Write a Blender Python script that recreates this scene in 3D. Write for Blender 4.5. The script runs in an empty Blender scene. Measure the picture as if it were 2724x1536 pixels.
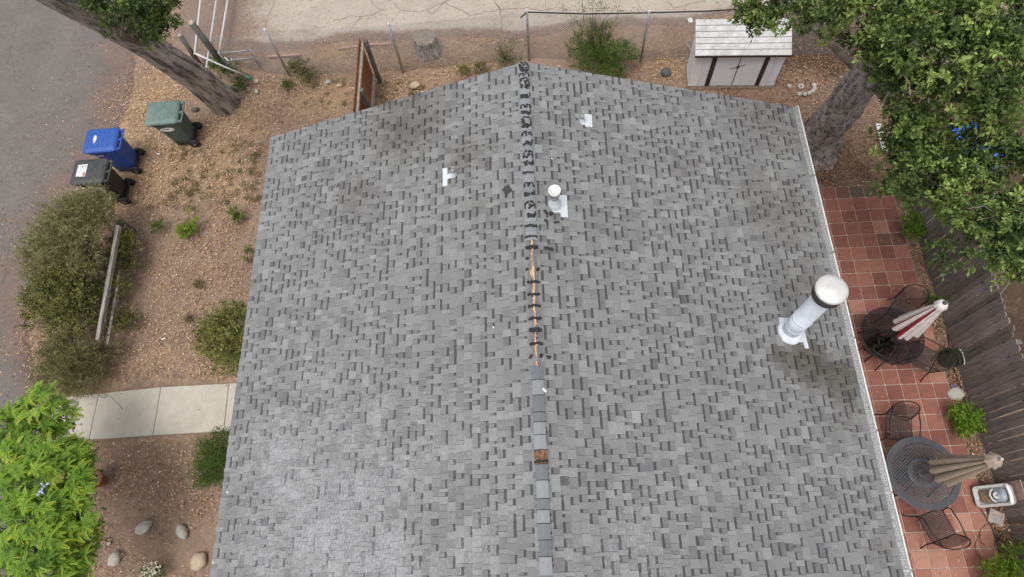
import bpy, math, random
import numpy as np
from mathutils import Vector, Matrix, noise as mnoise
random.seed(7); rng = np.random.default_rng(11)
scene = bpy.context.scene
col = scene.collection
R_ = math.radians
# ------------------------------------------------------------------ camera (drone, 13.2 m up, looking steeply down)
H = 13.2; FPX = 1752.585; CX, CY = 1362.0, 768.0
def _basis():
    v = np.array([1237-CX, -3364-CY, FPX]); n = np.array([1473-CX, 1508-CY, FPX])
    Z = -n/np.linalg.norm(n); Y = v/np.linalg.norm(v); Y = Y - Z*(Y@Z); Y /= np.linalg.norm(Y)
    return np.array([np.cross(Y, Z), Y, Z])
RB = _basis()                                    # rows: world axes seen from the camera (x right, y down, z forward)
cam = bpy.data.objects.new('camera', bpy.data.cameras.new('camera')); col.objects.link(cam)
cam.data.sensor_width = 36; cam.data.lens = FPX/2724*36; cam.data.clip_end = 900; cam.data.clip_start = .1
M3 = Matrix([[RB[i,0], -RB[i,1], -RB[i,2]] for i in range(3)])
cam.matrix_world = Matrix.Translation((0,0,H)) @ M3.to_4x4()
scene.camera = cam
# ------------------------------------------------------------------ overcast daylight
SUN_EL, SUN_AZ = 72, 210                         # azimuth clockwise from +Y
w = bpy.data.worlds.new('World'); scene.world = w; w.use_nodes = True
nt = w.node_tree; bgn = nt.nodes['Background']
sky = nt.nodes.new('ShaderNodeTexSky'); sky.sky_type = 'NISHITA'; sky.sun_disc = False
sky.sun_elevation = R_(SUN_EL); sky.sun_rotation = R_(SUN_AZ); sky.dust_density = 4; sky.air_density = 1
hs = nt.nodes.new('ShaderNodeHueSaturation'); hs.inputs['Saturation'].default_value = .22
nt.links.new(sky.outputs[0], hs.inputs['Color']); nt.links.new(hs.outputs[0], bgn.inputs[0])
bgn.inputs[1].default_value = .145
sun = bpy.data.objects.new('sun', bpy.data.lights.new('sun', 'SUN')); col.objects.link(sun)
sun.data.energy = 1.15; sun.data.angle = R_(26); sun.data.color = (1, .965, .92)
az, el = R_(SUN_AZ), R_(SUN_EL)
sdir = Vector((math.sin(az)*math.cos(el), math.cos(az)*math.cos(el), math.sin(el)))
sun.rotation_euler = sdir.to_track_quat('Z', 'Y').to_euler()
vs = scene.view_settings; vs.view_transform = 'Standard'; vs.look = 'None'; vs.gamma = 1; vs.use_curve_mapping = False
vs.exposure = .35
scene.render.engine = 'CYCLES'
scene.cycles.max_bounces = 6; scene.cycles.transparent_max_bounces = 12

# ------------------------------------------------------------------ measuring helpers
def ray(px, py):
    d = RB @ np.array([px-CX, py-CY, FPX]); return d[0]/-d[2], d[1]/-d[2]
def at(px, py, z=0.0):
    t = ray(px, py); k = H-z; return Vector((t[0]*k, t[1]*k, z))
def height_over(px, py, x, y):
    """height at which the ray through a pixel passes closest over the ground point x, y"""
    t = ray(px, py); k = (t[0]*x+t[1]*y)/(t[0]**2+t[1]**2); return H-k
# ------------------------------------------------------------------ object helpers
def tag(o, label=None, cat=None, group=None, kind=None):
    if label: o['label'] = label
    if cat: o['category'] = cat
    if group: o['group'] = group
    if kind: o['kind'] = kind
    return o
def thing(name, loc, label, cat, group=None, rz=0.0):
    o = bpy.data.objects.new(name, None); col.objects.link(o); o.location = loc; o.rotation_euler = (0,0,rz)
    o.empty_display_size = .1
    return tag(o, label, cat, group)
def link(name, me, parent=None):
    o = bpy.data.objects.new(name, me); col.objects.link(o)
    if parent is not None: o.parent = parent
    return o
def np_mesh(name, verts, faces, mats, attrs=None, smooth=False, nside=None):
    """verts Nx3, faces MxK (one K)"""
    verts = np.asarray(verts, np.float32); faces = np.asarray(faces, np.int32)
    me = bpy.data.meshes.new(name); k = faces.shape[1]
    me.vertices.add(len(verts)); me.vertices.foreach_set('co', verts.ravel())
    me.loops.add(faces.size); me.loops.foreach_set('vertex_index', faces.ravel())
    me.polygons.add(len(faces)); me.polygons.foreach_set('loop_start', np.arange(0, faces.size, k, dtype=np.int32))
    me.polygons.foreach_set('loop_total', np.full(len(faces), k, np.int32))
    for m in mats: me.materials.append(m)
    for an, (dom, vals) in (attrs or {}).items():
        a = me.attributes.new(an, 'FLOAT', dom); a.data.foreach_set('value', np.asarray(vals, np.float32))
    me.update(calc_edges=True); me.validate()
    me.polygons.foreach_set('use_smooth', np.full(len(me.polygons), bool(smooth)))
    return me
class MB:
    def __init__(s): s.v=[]; s.f=[]; s.m=[]; s.a=[]; s.sm=[]; s.mat=0; s.tone=0.5; s.smooth=False; s.off=Vector((0,0,0))
    def face(s, idx): s.f.append(tuple(idx)); s.m.append(s.mat); s.a.append(s.tone); s.sm.append(s.smooth)
    def vert(s, p): s.v.append((p[0], p[1], p[2])); return len(s.v)-1
    def quad(s, *ps):
        s.face([s.vert(p) for p in ps])
    def box(s, c, size, rz=0.0, taper=1.0, rot=None):
        hx, hy, hz = size[0]/2, size[1]/2, size[2]/2
        Rm = rot if rot is not None else Matrix.Rotation(rz, 3, 'Z')
        i0 = len(s.v)
        for sz in (-1,1):
            k = 1 if sz < 0 else taper
            for sx, sy in ((-1,-1),(1,-1),(1,1),(-1,1)):
                s.vert(Vector(c)+Rm@Vector((sx*hx*k, sy*hy*k, sz*hz)))
        for q in ((3,2,1,0),(4,5,6,7),(0,1,5,4),(1,2,6,5),(2,3,7,6),(3,0,4,7)): s.face([i0+j for j in q])
    def beam(s, p, q, w, h, up=(0,0,1)):
        p, q = Vector(p), Vector(q); d = (q-p); L = d.length; d.normalize(); up = Vector(up)
        if abs(d.dot(up)) > .98: up = Vector((0,1,0))
        side = d.cross(up).normalized(); u2 = side.cross(d)
        s.box((p+q)/2, (L, w, h), rot=Matrix((d, -side, u2)).transposed())
    def tube(s, pts, rad, seg=8, caps=True, jit=None):
        pts = [Vector(p) for p in pts]; n = len(pts)
        if not hasattr(rad, '__len__'): rad = [rad]*n
        rings = []; prev = None
        for i, p in enumerate(pts):
            d = (pts[min(i+1,n-1)]-pts[max(i-1,0)]).normalized()
            if prev is None:
                a = Vector((0,0,1)) if abs(d.z) < .9 else Vector((1,0,0)); u = d.cross(a).normalized()
            else: u = (prev - d*prev.dot(d)).normalized()
            prev = u; v = d.cross(u); ring = []
            for j in range(seg):
                t = 2*math.pi*j/seg; r = rad[i]*(jit(i,j,p) if jit else 1)
                ring.append(s.vert(p+(u*math.cos(t)+v*math.sin(t))*r))
            rings.append(ring)
        for i in range(n-1):
            for j in range(seg):
                k = (j+1) % seg; s.face((rings[i][j], rings[i][k], rings[i+1][k], rings[i+1][j]))
        if caps: s.face(rings[0][::-1]); s.face(rings[-1])
    def lathe(s, prof, c=(0,0,0), seg=24, close=False):
        c = Vector(c); rings = []
        for r, z in prof:
            if r < 1e-5: rings.append([s.vert(c+Vector((0,0,z)))])
            else: rings.append([s.vert(c+Vector((r*math.cos(2*math.pi*j/seg), r*math.sin(2*math.pi*j/seg), z))) for j in range(seg)])
        for a, b in zip(rings, rings[1:]):
            for j in range(seg):
                k = (j+1) % seg
                if len(a) == 1: s.face((a[0], b[k], b[j]))
                elif len(b) == 1: s.face((a[j], a[k], b[0]))
                else: s.face((a[j], a[k], b[k], b[j]))
    def loft(s, rings, caps=True):
        ids = [[s.vert(p) for p in r] for r in rings]; n = len(ids[0])
        for a, b in zip(ids, ids[1:]):
            for j in range(n): k=(j+1)%n; s.face((a[j], a[k], b[k], b[j]))
        if caps: s.face(ids[0][::-1]); s.face(ids[-1])
    def mesh(s, name, mats):
        me = bpy.data.meshes.new(name); o = s.off
        me.from_pydata([(a-o.x, b-o.y, c-o.z) for a,b,c in s.v], [], s.f)
        for m in (mats if isinstance(mats, (list, tuple)) else [mats]): me.materials.append(m)
        me.polygons.foreach_set('material_index', s.m); me.polygons.foreach_set('use_smooth', s.sm)
        a = me.attributes.new('tone', 'FLOAT', 'FACE'); a.data.foreach_set('value', s.a)
        me.update(); return me
    def build(s, name, mats, parent=None):
        return link(name, s.mesh(name, mats), parent)
def rrect(cx, cy, w, h, r, z, n=4):
    """rounded rectangle ring"""
    out = []
    for qx, qy, a0 in ((1,1,0),(-1,1,90),(-1,-1,180),(1,-1,270)):
        for i in range(n+1):
            a = R_(a0+90*i/n); out.append((cx+qx*(w/2-r)+r*math.cos(a), cy+qy*(h/2-r)+r*math.sin(a), z))
    return out

# ------------------------------------------------------------------ materials
def new_mat(name):
    m = bpy.data.materials.new(name); m.use_nodes = True
    return m, m.node_tree.nodes, m.node_tree.links, m.node_tree.nodes['Principled BSDF']
def N(nodes, t, **kw):
    n = nodes.new(t)
    for k, v in kw.items():
        if k in ('operation','blend_type','data_type','feature','noise_dimensions','attribute_name','wave_type','bands_direction','musgrave_type','normalize'): setattr(n, k, v)
    return n
def ramp(nodes, stops, interp='LINEAR'):
    r = nodes.new('ShaderNodeValToRGB'); cr = r.color_ramp; cr.interpolation = interp
    while len(cr.elements) < len(stops): cr.elements.new(.5)
    for e, (p, c) in zip(cr.elements, stops): e.position = p; e.color = (*c, 1)
    return r
def simple(name, c, rough=.6, metal=0, var=.18, scale=9, bump=.0, bscale=60, stretch=None, c2=None, spec=.5, dirt=None):
    """a colour with mottling in object space and fine relief; dirt = (colour, amount)"""
    m, n, l, p = new_mat(name)
    tc = N(n,'ShaderNodeTexCoord'); mp = N(n,'ShaderNodeMapping'); l.new(tc.outputs['Object'], mp.inputs[0])
    if stretch: mp.inputs['Scale'].default_value = stretch
    nz = N(n,'ShaderNodeTexNoise'); nz.inputs['Scale'].default_value = scale; nz.inputs['Detail'].default_value = 7; nz.inputs['Roughness'].default_value = .65
    l.new(mp.outputs[0], nz.inputs['Vector'])
    c2 = c2 or tuple(x*(1-var*1.6) for x in c)
    r = ramp(n, [(.3, c2), (.68, tuple(min(1,x*(1+var*.4)) for x in c))]); l.new(nz.outputs['Fac'], r.inputs[0])
    out = r.outputs[0]
    if dirt:
        n2 = N(n,'ShaderNodeTexNoise'); n2.inputs['Scale'].default_value = scale*.45; n2.inputs['Detail'].default_value = 9; n2.inputs['Roughness'].default_value = .75
        l.new(tc.outputs['Object'], n2.inputs['Vector'])
        r2 = ramp(n, [(.5,(0,0,0)),(.7,(dirt[1],)*3)]); l.new(n2.outputs['Fac'], r2.inputs[0])
        mx = N(n,'ShaderNodeMixRGB'); l.new(r2.outputs[0], mx.inputs[0]); l.new(out, mx.inputs[1]); mx.inputs[2].default_value = (*dirt[0],1); out = mx.outputs[0]
    l.new(out, p.inputs['Base Color'])
    p.inputs['Roughness'].default_value = rough; p.inputs['Metallic'].default_value = metal; p.inputs['Specular IOR Level'].default_value = spec
    if bump:
        nb = N(n,'ShaderNodeTexNoise'); nb.inputs['Scale'].default_value = bscale; nb.inputs['Detail'].default_value = 5; l.new(mp.outputs[0], nb.inputs['Vector'])
        b = N(n,'ShaderNodeBump'); b.inputs['Strength'].default_value = bump; b.inputs['Distance'].default_value = .02
        l.new(nb.outputs['Fac'], b.inputs['Height']); l.new(b.outputs[0], p.inputs['Normal'])
    return m
def toned(name, stops, rough=.6, transl=0, nscale=0, namt=.2, bump=0, bscale=80, spec=.3, stretch=None):
    """colour from the per-piece 'tone' attribute"""
    m, n, l, p = new_mat(name)
    a = N(n,'ShaderNodeAttribute', attribute_name='tone'); fac = a.outputs['Fac']
    tc = N(n,'ShaderNodeTexCoord')
    if nscale:
        nz = N(n,'ShaderNodeTexNoise'); nz.inputs['Scale'].default_value = nscale; nz.inputs['Detail'].default_value = 6; nz.inputs['Roughness'].default_value = .7
        mp = N(n,'ShaderNodeMapping'); mp.inputs['Scale'].default_value = stretch or (1,1,1); l.new(tc.outputs['Object'], mp.inputs[0]); l.new(mp.outputs[0], nz.inputs['Vector'])
        s = N(n,'ShaderNodeMath', operation='SUBTRACT'); l.new(nz.outputs['Fac'], s.inputs[0]); s.inputs[1].default_value = .5
        mu = N(n,'ShaderNodeMath', operation='MULTIPLY_ADD'); l.new(s.outputs[0], mu.inputs[0]); mu.inputs[1].default_value = namt*2; l.new(fac, mu.inputs[2]); fac = mu.outputs[0]
    r = ramp(n, stops); l.new(fac, r.inputs[0]); l.new(r.outputs[0], p.inputs['Base Color'])
    p.inputs['Roughness'].default_value = rough; p.inputs['Specular IOR Level'].default_value = spec
    if bump:
        nb = N(n,'ShaderNodeTexNoise'); nb.inputs['Scale'].default_value = bscale; l.new(tc.outputs['Object'], nb.inputs['Vector'])
        b = N(n,'ShaderNodeBump'); b.inputs['Strength'].default_value = bump; b.inputs['Distance'].default_value = .01; l.new(nb.outputs['Fac'], b.inputs['Height']); l.new(b.outputs[0], p.inputs['Normal'])
    if transl:
        tb = N(n,'ShaderNodeBsdfTranslucent'); l.new(r.outputs[0], tb.inputs[0]); ms = N(n,'ShaderNodeMixShader'); ms.inputs[0].default_value = transl
        l.new(p.outputs[0], ms.inputs[1]); l.new(tb.outputs[0], ms.inputs[2]); l.new(ms.outputs[0], n['Material Output'].inputs[0])
    return m
def ground_mat(name, rampdef, amt_names):
    """rampdef: layers [(attribute or None, dark, light)], blended by vertex attributes roughened with noise"""
    m, n, l, p = new_mat(name)
    g = N(n,'ShaderNodeNewGeometry'); pos = g.outputs['Position']
    def noise(sc, det=8, ro=.65):
        z = N(n,'ShaderNodeTexNoise'); z.inputs['Scale'].default_value = sc; z.inputs['Detail'].default_value = det; z.inputs['Roughness'].default_value = ro
        l.new(pos, z.inputs['Vector']); return z.outputs['Fac']
    mid, fine, mic = noise(1.3), noise(9), noise(45, 4, .8)
    out = None
    for attr, dark, light, sc in rampdef:
        mixf = N(n,'ShaderNodeMath', operation='MULTIPLY_ADD'); l.new(mid, mixf.inputs[0]); mixf.inputs[1].default_value = .45
        h = N(n,'ShaderNodeMath', operation='MULTIPLY'); l.new(fine, h.inputs[0]); h.inputs[1].default_value = .4; 
        h2 = N(n,'ShaderNodeMath', operation='MULTIPLY_ADD'); l.new(mic, h2.inputs[0]); h2.inputs[1].default_value = sc; l.new(h.outputs[0], h2.inputs[2])
        l.new(h2.outputs[0], mixf.inputs[2])
        c = .425+sc*.5
        r = ramp(n, [(max(0,c-.22), dark), (min(1,c+.2), light)]); l.new(mixf.outputs[0], r.inputs[0])
        if out is None: out = r.outputs[0]; continue
        a = N(n,'ShaderNodeAttribute', attribute_name=attr)
        nn = N(n,'ShaderNodeMath', operation='MULTIPLY_ADD'); l.new(fine, nn.inputs[0]); nn.inputs[1].default_value = 1.1; nn.inputs[2].default_value = -.55
        md = N(n,'ShaderNodeMath', operation='MULTIPLY_ADD'); l.new(mid, md.inputs[0]); md.inputs[1].default_value = 1.2; md.inputs[2].default_value = -.6
        ad = N(n,'ShaderNodeMath', operation='ADD'); l.new(nn.outputs[0], ad.inputs[0]); l.new(md.outputs[0], ad.inputs[1])
        ad2 = N(n,'ShaderNodeMath', operation='ADD'); l.new(ad.outputs[0], ad2.inputs[0]); l.new(a.outputs['Fac'], ad2.inputs[1])
        rr = ramp(n, [(.3,(0,0,0)),(.72,(1,1,1))]); l.new(ad2.outputs[0], rr.inputs[0])
        mx = N(n,'ShaderNodeMixRGB'); l.new(rr.outputs[0], mx.inputs[0]); l.new(out, mx.inputs[1]); l.new(r.outputs[0], mx.inputs[2]); out = mx.outputs[0]
    l.new(out, p.inputs['Base Color']); p.inputs['Roughness'].default_value = .95; p.inputs['Specular IOR Level'].default_value = .2
    b = N(n,'ShaderNodeBump'); b.inputs['Strength'].default_value = amt_names; b.inputs['Distance'].default_value = .03
    ah = N(n,'ShaderNodeMath', operation='ADD'); l.new(fine, ah.inputs[0]); l.new(mic, ah.inputs[1]); l.new(ah.outputs[0], b.inputs['Height']); l.new(b.outputs[0], p.inputs['Normal'])
    return m
MT = {}
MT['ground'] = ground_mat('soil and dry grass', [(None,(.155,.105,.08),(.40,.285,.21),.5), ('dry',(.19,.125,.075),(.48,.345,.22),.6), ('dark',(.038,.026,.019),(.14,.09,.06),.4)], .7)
MT['street'] = ground_mat('old asphalt', [(None,(.11,.097,.090),(.208,.188,.176),.35), ('dirt',(.115,.084,.072),(.235,.175,.15),.45)], .35)
MT['lane'] = ground_mat('pale worn paving', [(None,(.30,.255,.215),(.50,.44,.38),.45), ('dirt',(.135,.10,.082),(.29,.215,.175),.45)], .35)
MT['crack'] = simple('crack dirt', (.15,.115,.09), .95, bump=.3)
MT['slab'] = simple('walk concrete', (.50,.46,.39), .9, var=.10, scale=3.2, bump=.15, bscale=90, dirt=((.33,.28,.22),.35))
MT['tile'] = toned('terracotta tile', [(0,(.085,.085,.055)),(.1,(.13,.075,.05)),(.3,(.20,.078,.06)),(.6,(.285,.118,.085)),(.85,(.35,.17,.12)),(1,(.42,.22,.16))], .75, nscale=6, namt=.30, bump=.2, bscale=40)
MT['grout'] = simple('tile grout', (.48,.34,.28), .95, var=.3, scale=14, bump=.3)
MT['leaf_litter'] = toned('dry leaves', [(0,(.06,.035,.025)),(.25,(.19,.10,.055)),(.55,(.43,.26,.14)),(.8,(.60,.42,.26)),(1,(.72,.60,.48))], .8)
MT['drygrass'] = toned('dry grass blades', [(0,(.10,.075,.045)),(.5,(.27,.20,.10)),(1,(.45,.35,.19))], .8)
def shingle_mat():
    m, n, l, p = new_mat('asphalt shingle granules')
    g = N(n,'ShaderNodeNewGeometry')
    def noise(sc, det=3, ro=.7, st=None):
        z = N(n,'ShaderNodeTexNoise'); z.inputs['Scale'].default_value = sc; z.inputs['Detail'].default_value = det; z.inputs['Roughness'].default_value = ro
        if st:
            mp = N(n,'ShaderNodeMapping'); mp.inputs['Scale'].default_value = st; l.new(g.outputs['Position'], mp.inputs[0]); l.new(mp.outputs[0], z.inputs['Vector'])
        else: l.new(g.outputs['Position'], z.inputs['Vector'])
        return z.outputs['Fac']
    t = N(n,'ShaderNodeAttribute', attribute_name='tone').outputs['Fac']
    gran = noise(30, 5, 1.0); blot = noise(2.2, 6); big = noise(.55, 3)
    def madd(a, k, b=None, c=0.0):
        q = N(n,'ShaderNodeMath', operation='MULTIPLY_ADD'); l.new(a, q.inputs[0]); q.inputs[1].default_value = k
        if b is None: q.inputs[2].default_value = c
        else: l.new(b, q.inputs[2])
        return q.outputs[0]
    f = madd(gran, .55, t); f = madd(blot, .30, f); f = madd(big, .22, f); f = madd(f, 1, None, -.535)
    r = ramp(n, [(0,(.068,.067,.069)),(.16,(.082,.081,.083)),(.32,(.152,.149,.152)),(.6,(.215,.217,.217)),(.85,(.276,.285,.279)),(1,(.335,.345,.335))]); l.new(f, r.inputs[0])
    # worn pale mottling and brown-green stains
    wv = N(n,'ShaderNodeAttribute', attribute_name='wear').outputs['Fac']
    wn = noise(34, 5, 1.0, (1.2,.45,1.2)); ws = madd(wn, 4.6, wv); ws = madd(madd(blot,1.2,ws), 1, None, -2.82)
    wr = ramp(n, [(.46,(0,0,0)),(1.0,(.62,.62,.62))]); l.new(ws, wr.inputs[0])
    mx = N(n,'ShaderNodeMixRGB'); l.new(wr.outputs[0], mx.inputs[0]); l.new(r.outputs[0], mx.inputs[1]); mx.inputs[2].default_value = (.43,.43,.445,1)
    sv = N(n,'ShaderNodeAttribute', attribute_name='stain').outputs['Fac']
    ss = madd(noise(3.5, 6), .8, sv); ss = madd(ss, 1, None, -.4)
    sr = ramp(n, [(.25,(0,0,0)),(1.0,(1,1,1))]); l.new(ss, sr.inputs[0])
    mx2 = N(n,'ShaderNodeMixRGB'); mx2.blend_type = 'MULTIPLY'; l.new(sr.outputs[0], mx2.inputs[0]); l.new(mx.outputs[0], mx2.inputs[1]); mx2.inputs[2].default_value = (.52,.49,.43,1)
    l.new(mx2.outputs[0], p.inputs['Base Color']); p.inputs['Roughness'].default_value = .92; p.inputs['Specular IOR Level'].default_value = .25
    b = N(n,'ShaderNodeBump'); b.inputs['Strength'].default_value = .35; b.inputs['Distance'].default_value = .006; l.new(gran, b.inputs['Height']); l.new(b.outputs[0], p.inputs['Normal'])
    return m
MT['shingle'] = shingle_mat()
MT['felt'] = simple('roof felt', (.05,.05,.052), .95)
MT['cap'] = toned('ridge cap granules', [(0,(.115,.125,.138)),(.5,(.18,.192,.207)),(1,(.265,.275,.29))], .92, nscale=60, namt=.22, bump=.3, bscale=150)
MT['tar'] = simple('roof tar', (.022,.02,.019), .55, var=.4, scale=30, bump=.4, bscale=70)
MT['rawwood'] = simple('bare ridge wood', (.66,.40,.24), .8, var=.45, scale=22, stretch=(1,.15,1), bump=.2)
MT['rotwood'] = simple('rotten wood', (.26,.14,.07), .9, var=.7, scale=22, bump=.4)
MT['galv'] = simple('galvanised metal', (.52,.54,.55), .42, .75, var=.25, scale=12)
MT['flash'] = simple('painted flashing', (.66,.70,.75), .4, .15, var=.10, scale=7)
MT['flue'] = simple('silver painted flue', (.76,.82,.91), .36, .05, var=.14, scale=6, stretch=(1,1,.4), dirt=((.84,.88,.93),.75))
MT['spun'] = simple('spun steel cap', (.72,.70,.68), .36, .35, var=.10, scale=5, dirt=((.50,.45,.40),.25))
MT['darkmetal'] = simple('dark mesh band', (.05,.045,.04), .6, .2)
MT['white'] = simple('white paint', (.72,.72,.71), .5, var=.08, scale=5, dirt=((.42,.38,.33),.4))
MT['whitepipe'] = simple('white pipe', (.62,.62,.62), .45, var=.15, scale=8)
MT['guard'] = simple('gutter guard', (.42,.42,.42), .6, .2, var=.8, scale=55)
MT['wall'] = simple('stucco wall', (.52,.48,.42), .9, bump=.3)
MT['woodgrey'] = toned('weathered boards', [(0,(.04,.035,.032)),(.28,(.11,.094,.086)),(.6,(.22,.19,.175)),(1,(.42,.39,.375))], .9, nscale=5, namt=.55, stretch=(4,4,.35), bump=.4, bscale=30)
MT['woodpost'] = simple('grey timber', (.17,.155,.135), .92, var=.45, scale=14, stretch=(1,1,.2), bump=.4, bscale=35)
MT['railwood'] = simple('silvered rail', (.33,.30,.26), .9, var=.4, scale=16, stretch=(1,.15,1), bump=.4, bscale=40)
MT['cedar'] = toned('stained cedar', [(0,(.12,.045,.018)),(.5,(.27,.105,.042)),(1,(.40,.19,.085))], .8, nscale=6, namt=.3, bump=.3, bscale=40)
MT['palewood'] = simple('pale lumber', (.46,.38,.31), .9, var=.3, scale=14, bump=.2)
def bark(name, dark, light, st):
    m, n, l, p = new_mat(name); tc = N(n,'ShaderNodeAttribute', attribute_name='uvw')
    mp = N(n,'ShaderNodeMapping'); mp.inputs['Scale'].default_value = st; l.new(tc.outputs['Vector'], mp.inputs[0])
    v = N(n,'ShaderNodeTexNoise'); v.inputs['Scale'].default_value = 1; v.inputs['Detail'].default_value = 9; v.inputs['Roughness'].default_value = .7; v.inputs['Distortion'].default_value = .5; l.new(mp.outputs[0], v.inputs['Vector'])
    r = ramp(n, [(.40,dark),(.5,tuple((a*.4+b*.6) for a,b in zip(dark,light))),(.60,light)]); l.new(v.outputs['Fac'], r.inputs[0]); l.new(r.outputs[0], p.inputs['Base Color'])
    b = N(n,'ShaderNodeBump'); b.inputs['Strength'].default_value = .9; b.inputs['Distance'].default_value = .05; l.new(v.outputs['Fac'], b.inputs['Height']); l.new(b.outputs[0], p.inputs['Normal'])
    p.inputs['Roughness'].default_value = .95; p.inputs['Specular IOR Level'].default_value = .15
    return m
MT['bark_l'] = bark('ridged bark', (.105,.088,.078), (.46,.41,.37), (8,8,1.5))
MT['bark_r'] = bark('cracked bark', (.12,.102,.092), (.44,.39,.355), (10,10,6))
MT['twig'] = simple('twigs', (.24,.20,.16), .9, var=.4)
def leafm(name, stops, tr=.28, rough=.5): return toned(name, stops, rough, transl=tr, spec=.35)
MT['oak'] = leafm('glossy tree leaves', [(0,(.022,.034,.012)),(.35,(.078,.120,.034)),(.7,(.20,.285,.07)),(1,(.40,.50,.15))])
MT['jac'] = leafm('feathery bright leaves', [(0,(.03,.065,.010)),(.40,(.115,.235,.022)),(.8,(.27,.43,.045)),(1,(.50,.57,.07))], .3)
MT['olive'] = leafm('small olive leaves', [(0,(.055,.055,.02)),(.4,(.15,.155,.042)),(.8,(.28,.285,.07)),(1,(.40,.39,.11))], .2)
MT['feather'] = leafm('feathery grey leaves', [(0,(.13,.125,.05)),(.5,(.34,.335,.155)),(1,(.56,.55,.33))], .2)
MT['weed'] = leafm('fresh weeds', [(0,(.035,.06,.015)),(.5,(.10,.17,.03)),(1,(.24,.34,.05))], .28)
MT['yellowgrn'] = leafm('lime leaves', [(0,(.06,.12,.012)),(.5,(.16,.29,.022)),(1,(.34,.42,.05))], .3)
MT['petal'] = toned('petals', [(0,(.62,.60,.42)),(1,(.80,.78,.66))], .6)
MT['lilac'] = toned('lilac petals', [(0,(.30,.32,.62)),(1,(.60,.60,.85))], .6)
MT['stone'] = simple('river stone', (.44,.41,.35), .85, var=.16, scale=4, bump=.15, dirt=((.30,.28,.23),.5))
MT['stone_grey'] = simple('grey stone', (.50,.475,.41), .85, var=.2, scale=5, bump=.15)
MT['stone_tan'] = simple('tan stone', (.52,.42,.29), .85, var=.2, scale=4, bump=.15, dirt=((.36,.22,.12),.5))
MT['stone_dark'] = simple('dark stone', (.12,.115,.11), .9, var=.3, scale=6, bump=.3)
MT['green_p'] = simple('green plastic', (.065,.105,.088), .5, var=.14, scale=5, dirt=((.15,.19,.17),.35))
MT['greenlid_p'] = simple('faded green plastic lid', (.135,.195,.175), .55, var=.16, scale=4, dirt=((.22,.27,.25),.45))
MT['blue_p'] = simple('blue plastic', (.022,.085,.36), .5, var=.12, scale=5, dirt=((.06,.14,.42),.3))
MT['black_p'] = simple('black plastic', (.024,.025,.027), .5, var=.2, scale=5)
MT['blacklid_p'] = simple('black plastic lid', (.055,.056,.058), .55, var=.25, scale=6, dirt=((.11,.11,.11),.3))
MT['rubber'] = simple('rubber', (.018,.018,.018), .8)
MT['hub'] = simple('grey hub', (.22,.22,.22), .6)
MT['sticker'] = simple('white sticker', (.85,.86,.84), .5, var=.05)
MT['ink'] = simple('dark print', (.03,.05,.04), .6)
MT['redprint'] = simple('red print', (.45,.12,.07), .6)
MT['orangeprint'] = simple('orange print', (.55,.36,.16), .6)
MT['iron'] = simple('black iron', (.028,.027,.027), .5, .3, var=.3, scale=20)
MT['mesh'] = simple('dark sling mesh', (.042,.036,.033), .7, var=.2, scale=20)
MT['tablegrey'] = simple('grey table metal', (.066,.069,.078), .5, .1, var=.12, scale=6, dirt=((.10,.10,.105),.4))
MT['canvas_tan'] = simple('tan canvas', (.36,.285,.22), .9, var=.14, scale=12, stretch=(1,1,.3), bump=.15, bscale=150)
MT['canvas_white'] = simple('white canvas', (.68,.62,.60), .85, var=.10, scale=10, dirt=((.5,.42,.38),.4))
MT['canvas_red'] = simple('red canvas', (.36,.018,.04), .85, var=.2, scale=10)
MT['terracotta'] = simple('terracotta pot', (.36,.135,.085), .85, var=.2, scale=8)
MT['plastic_w'] = simple('dirty white plastic', (.60,.60,.58), .45, var=.15, scale=7, dirt=((.30,.28,.26),.6))
MT['plastic_clear'] = simple('cloudy basin plastic', (.36,.40,.45), .3, var=.3, scale=8)
MT['paver'] = simple('pinkish paver', (.42,.36,.32), .9, var=.25, scale=18, bump=.2)
MT['brick'] = simple('pale brick', (.45,.30,.25), .9, var=.25, scale=14, bump=.2)
MT['tarp'] = simple('blue tarp', (.02,.13,.50), .45, var=.15, scale=5)
MT['stumpwood'] = simple('sawn wood', (.28,.23,.19), .95, var=.35, scale=14, bump=.3)
MT['greenplastic'] = simple('green cap', (.05,.26,.17), .6)
MT['door_w'] = simple('white shed doors', (.80,.81,.85), .45, var=.06, scale=3, dirt=((.50,.47,.43),.3))
MT['shedroof'] = simple('dusty white shed roof', (.56,.55,.54), .5, var=.2, scale=6, dirt=((.26,.22,.19),.65))
MT['brown'] = simple('dark brown trim', (.045,.030,.025), .6)
MT['pcb'] = simple('terminal glass', (.03,.04,.06), .2)
def glass_mat():
    m, n, l, p = new_mat('smoked glass'); t = N(n,'ShaderNodeBsdfTransparent'); t.inputs[0].default_value = (.58,.565,.56,1)
    g = N(n,'ShaderNodeBsdfGlossy'); g.inputs[0].default_value = (1,1,1,1); g.inputs['Roughness'].default_value = .05
    fr = N(n,'ShaderNodeFresnel'); fr.inputs[0].default_value = 1.3; ms = N(n,'ShaderNodeMixShader'); l.new(fr.outputs[0], ms.inputs[0]); l.new(t.outputs[0], ms.inputs[1]); l.new(g.outputs[0], ms.inputs[2]); l.new(ms.outputs[0], n['Material Output'].inputs[0])
    return m
MT['glass'] = glass_mat()

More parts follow.
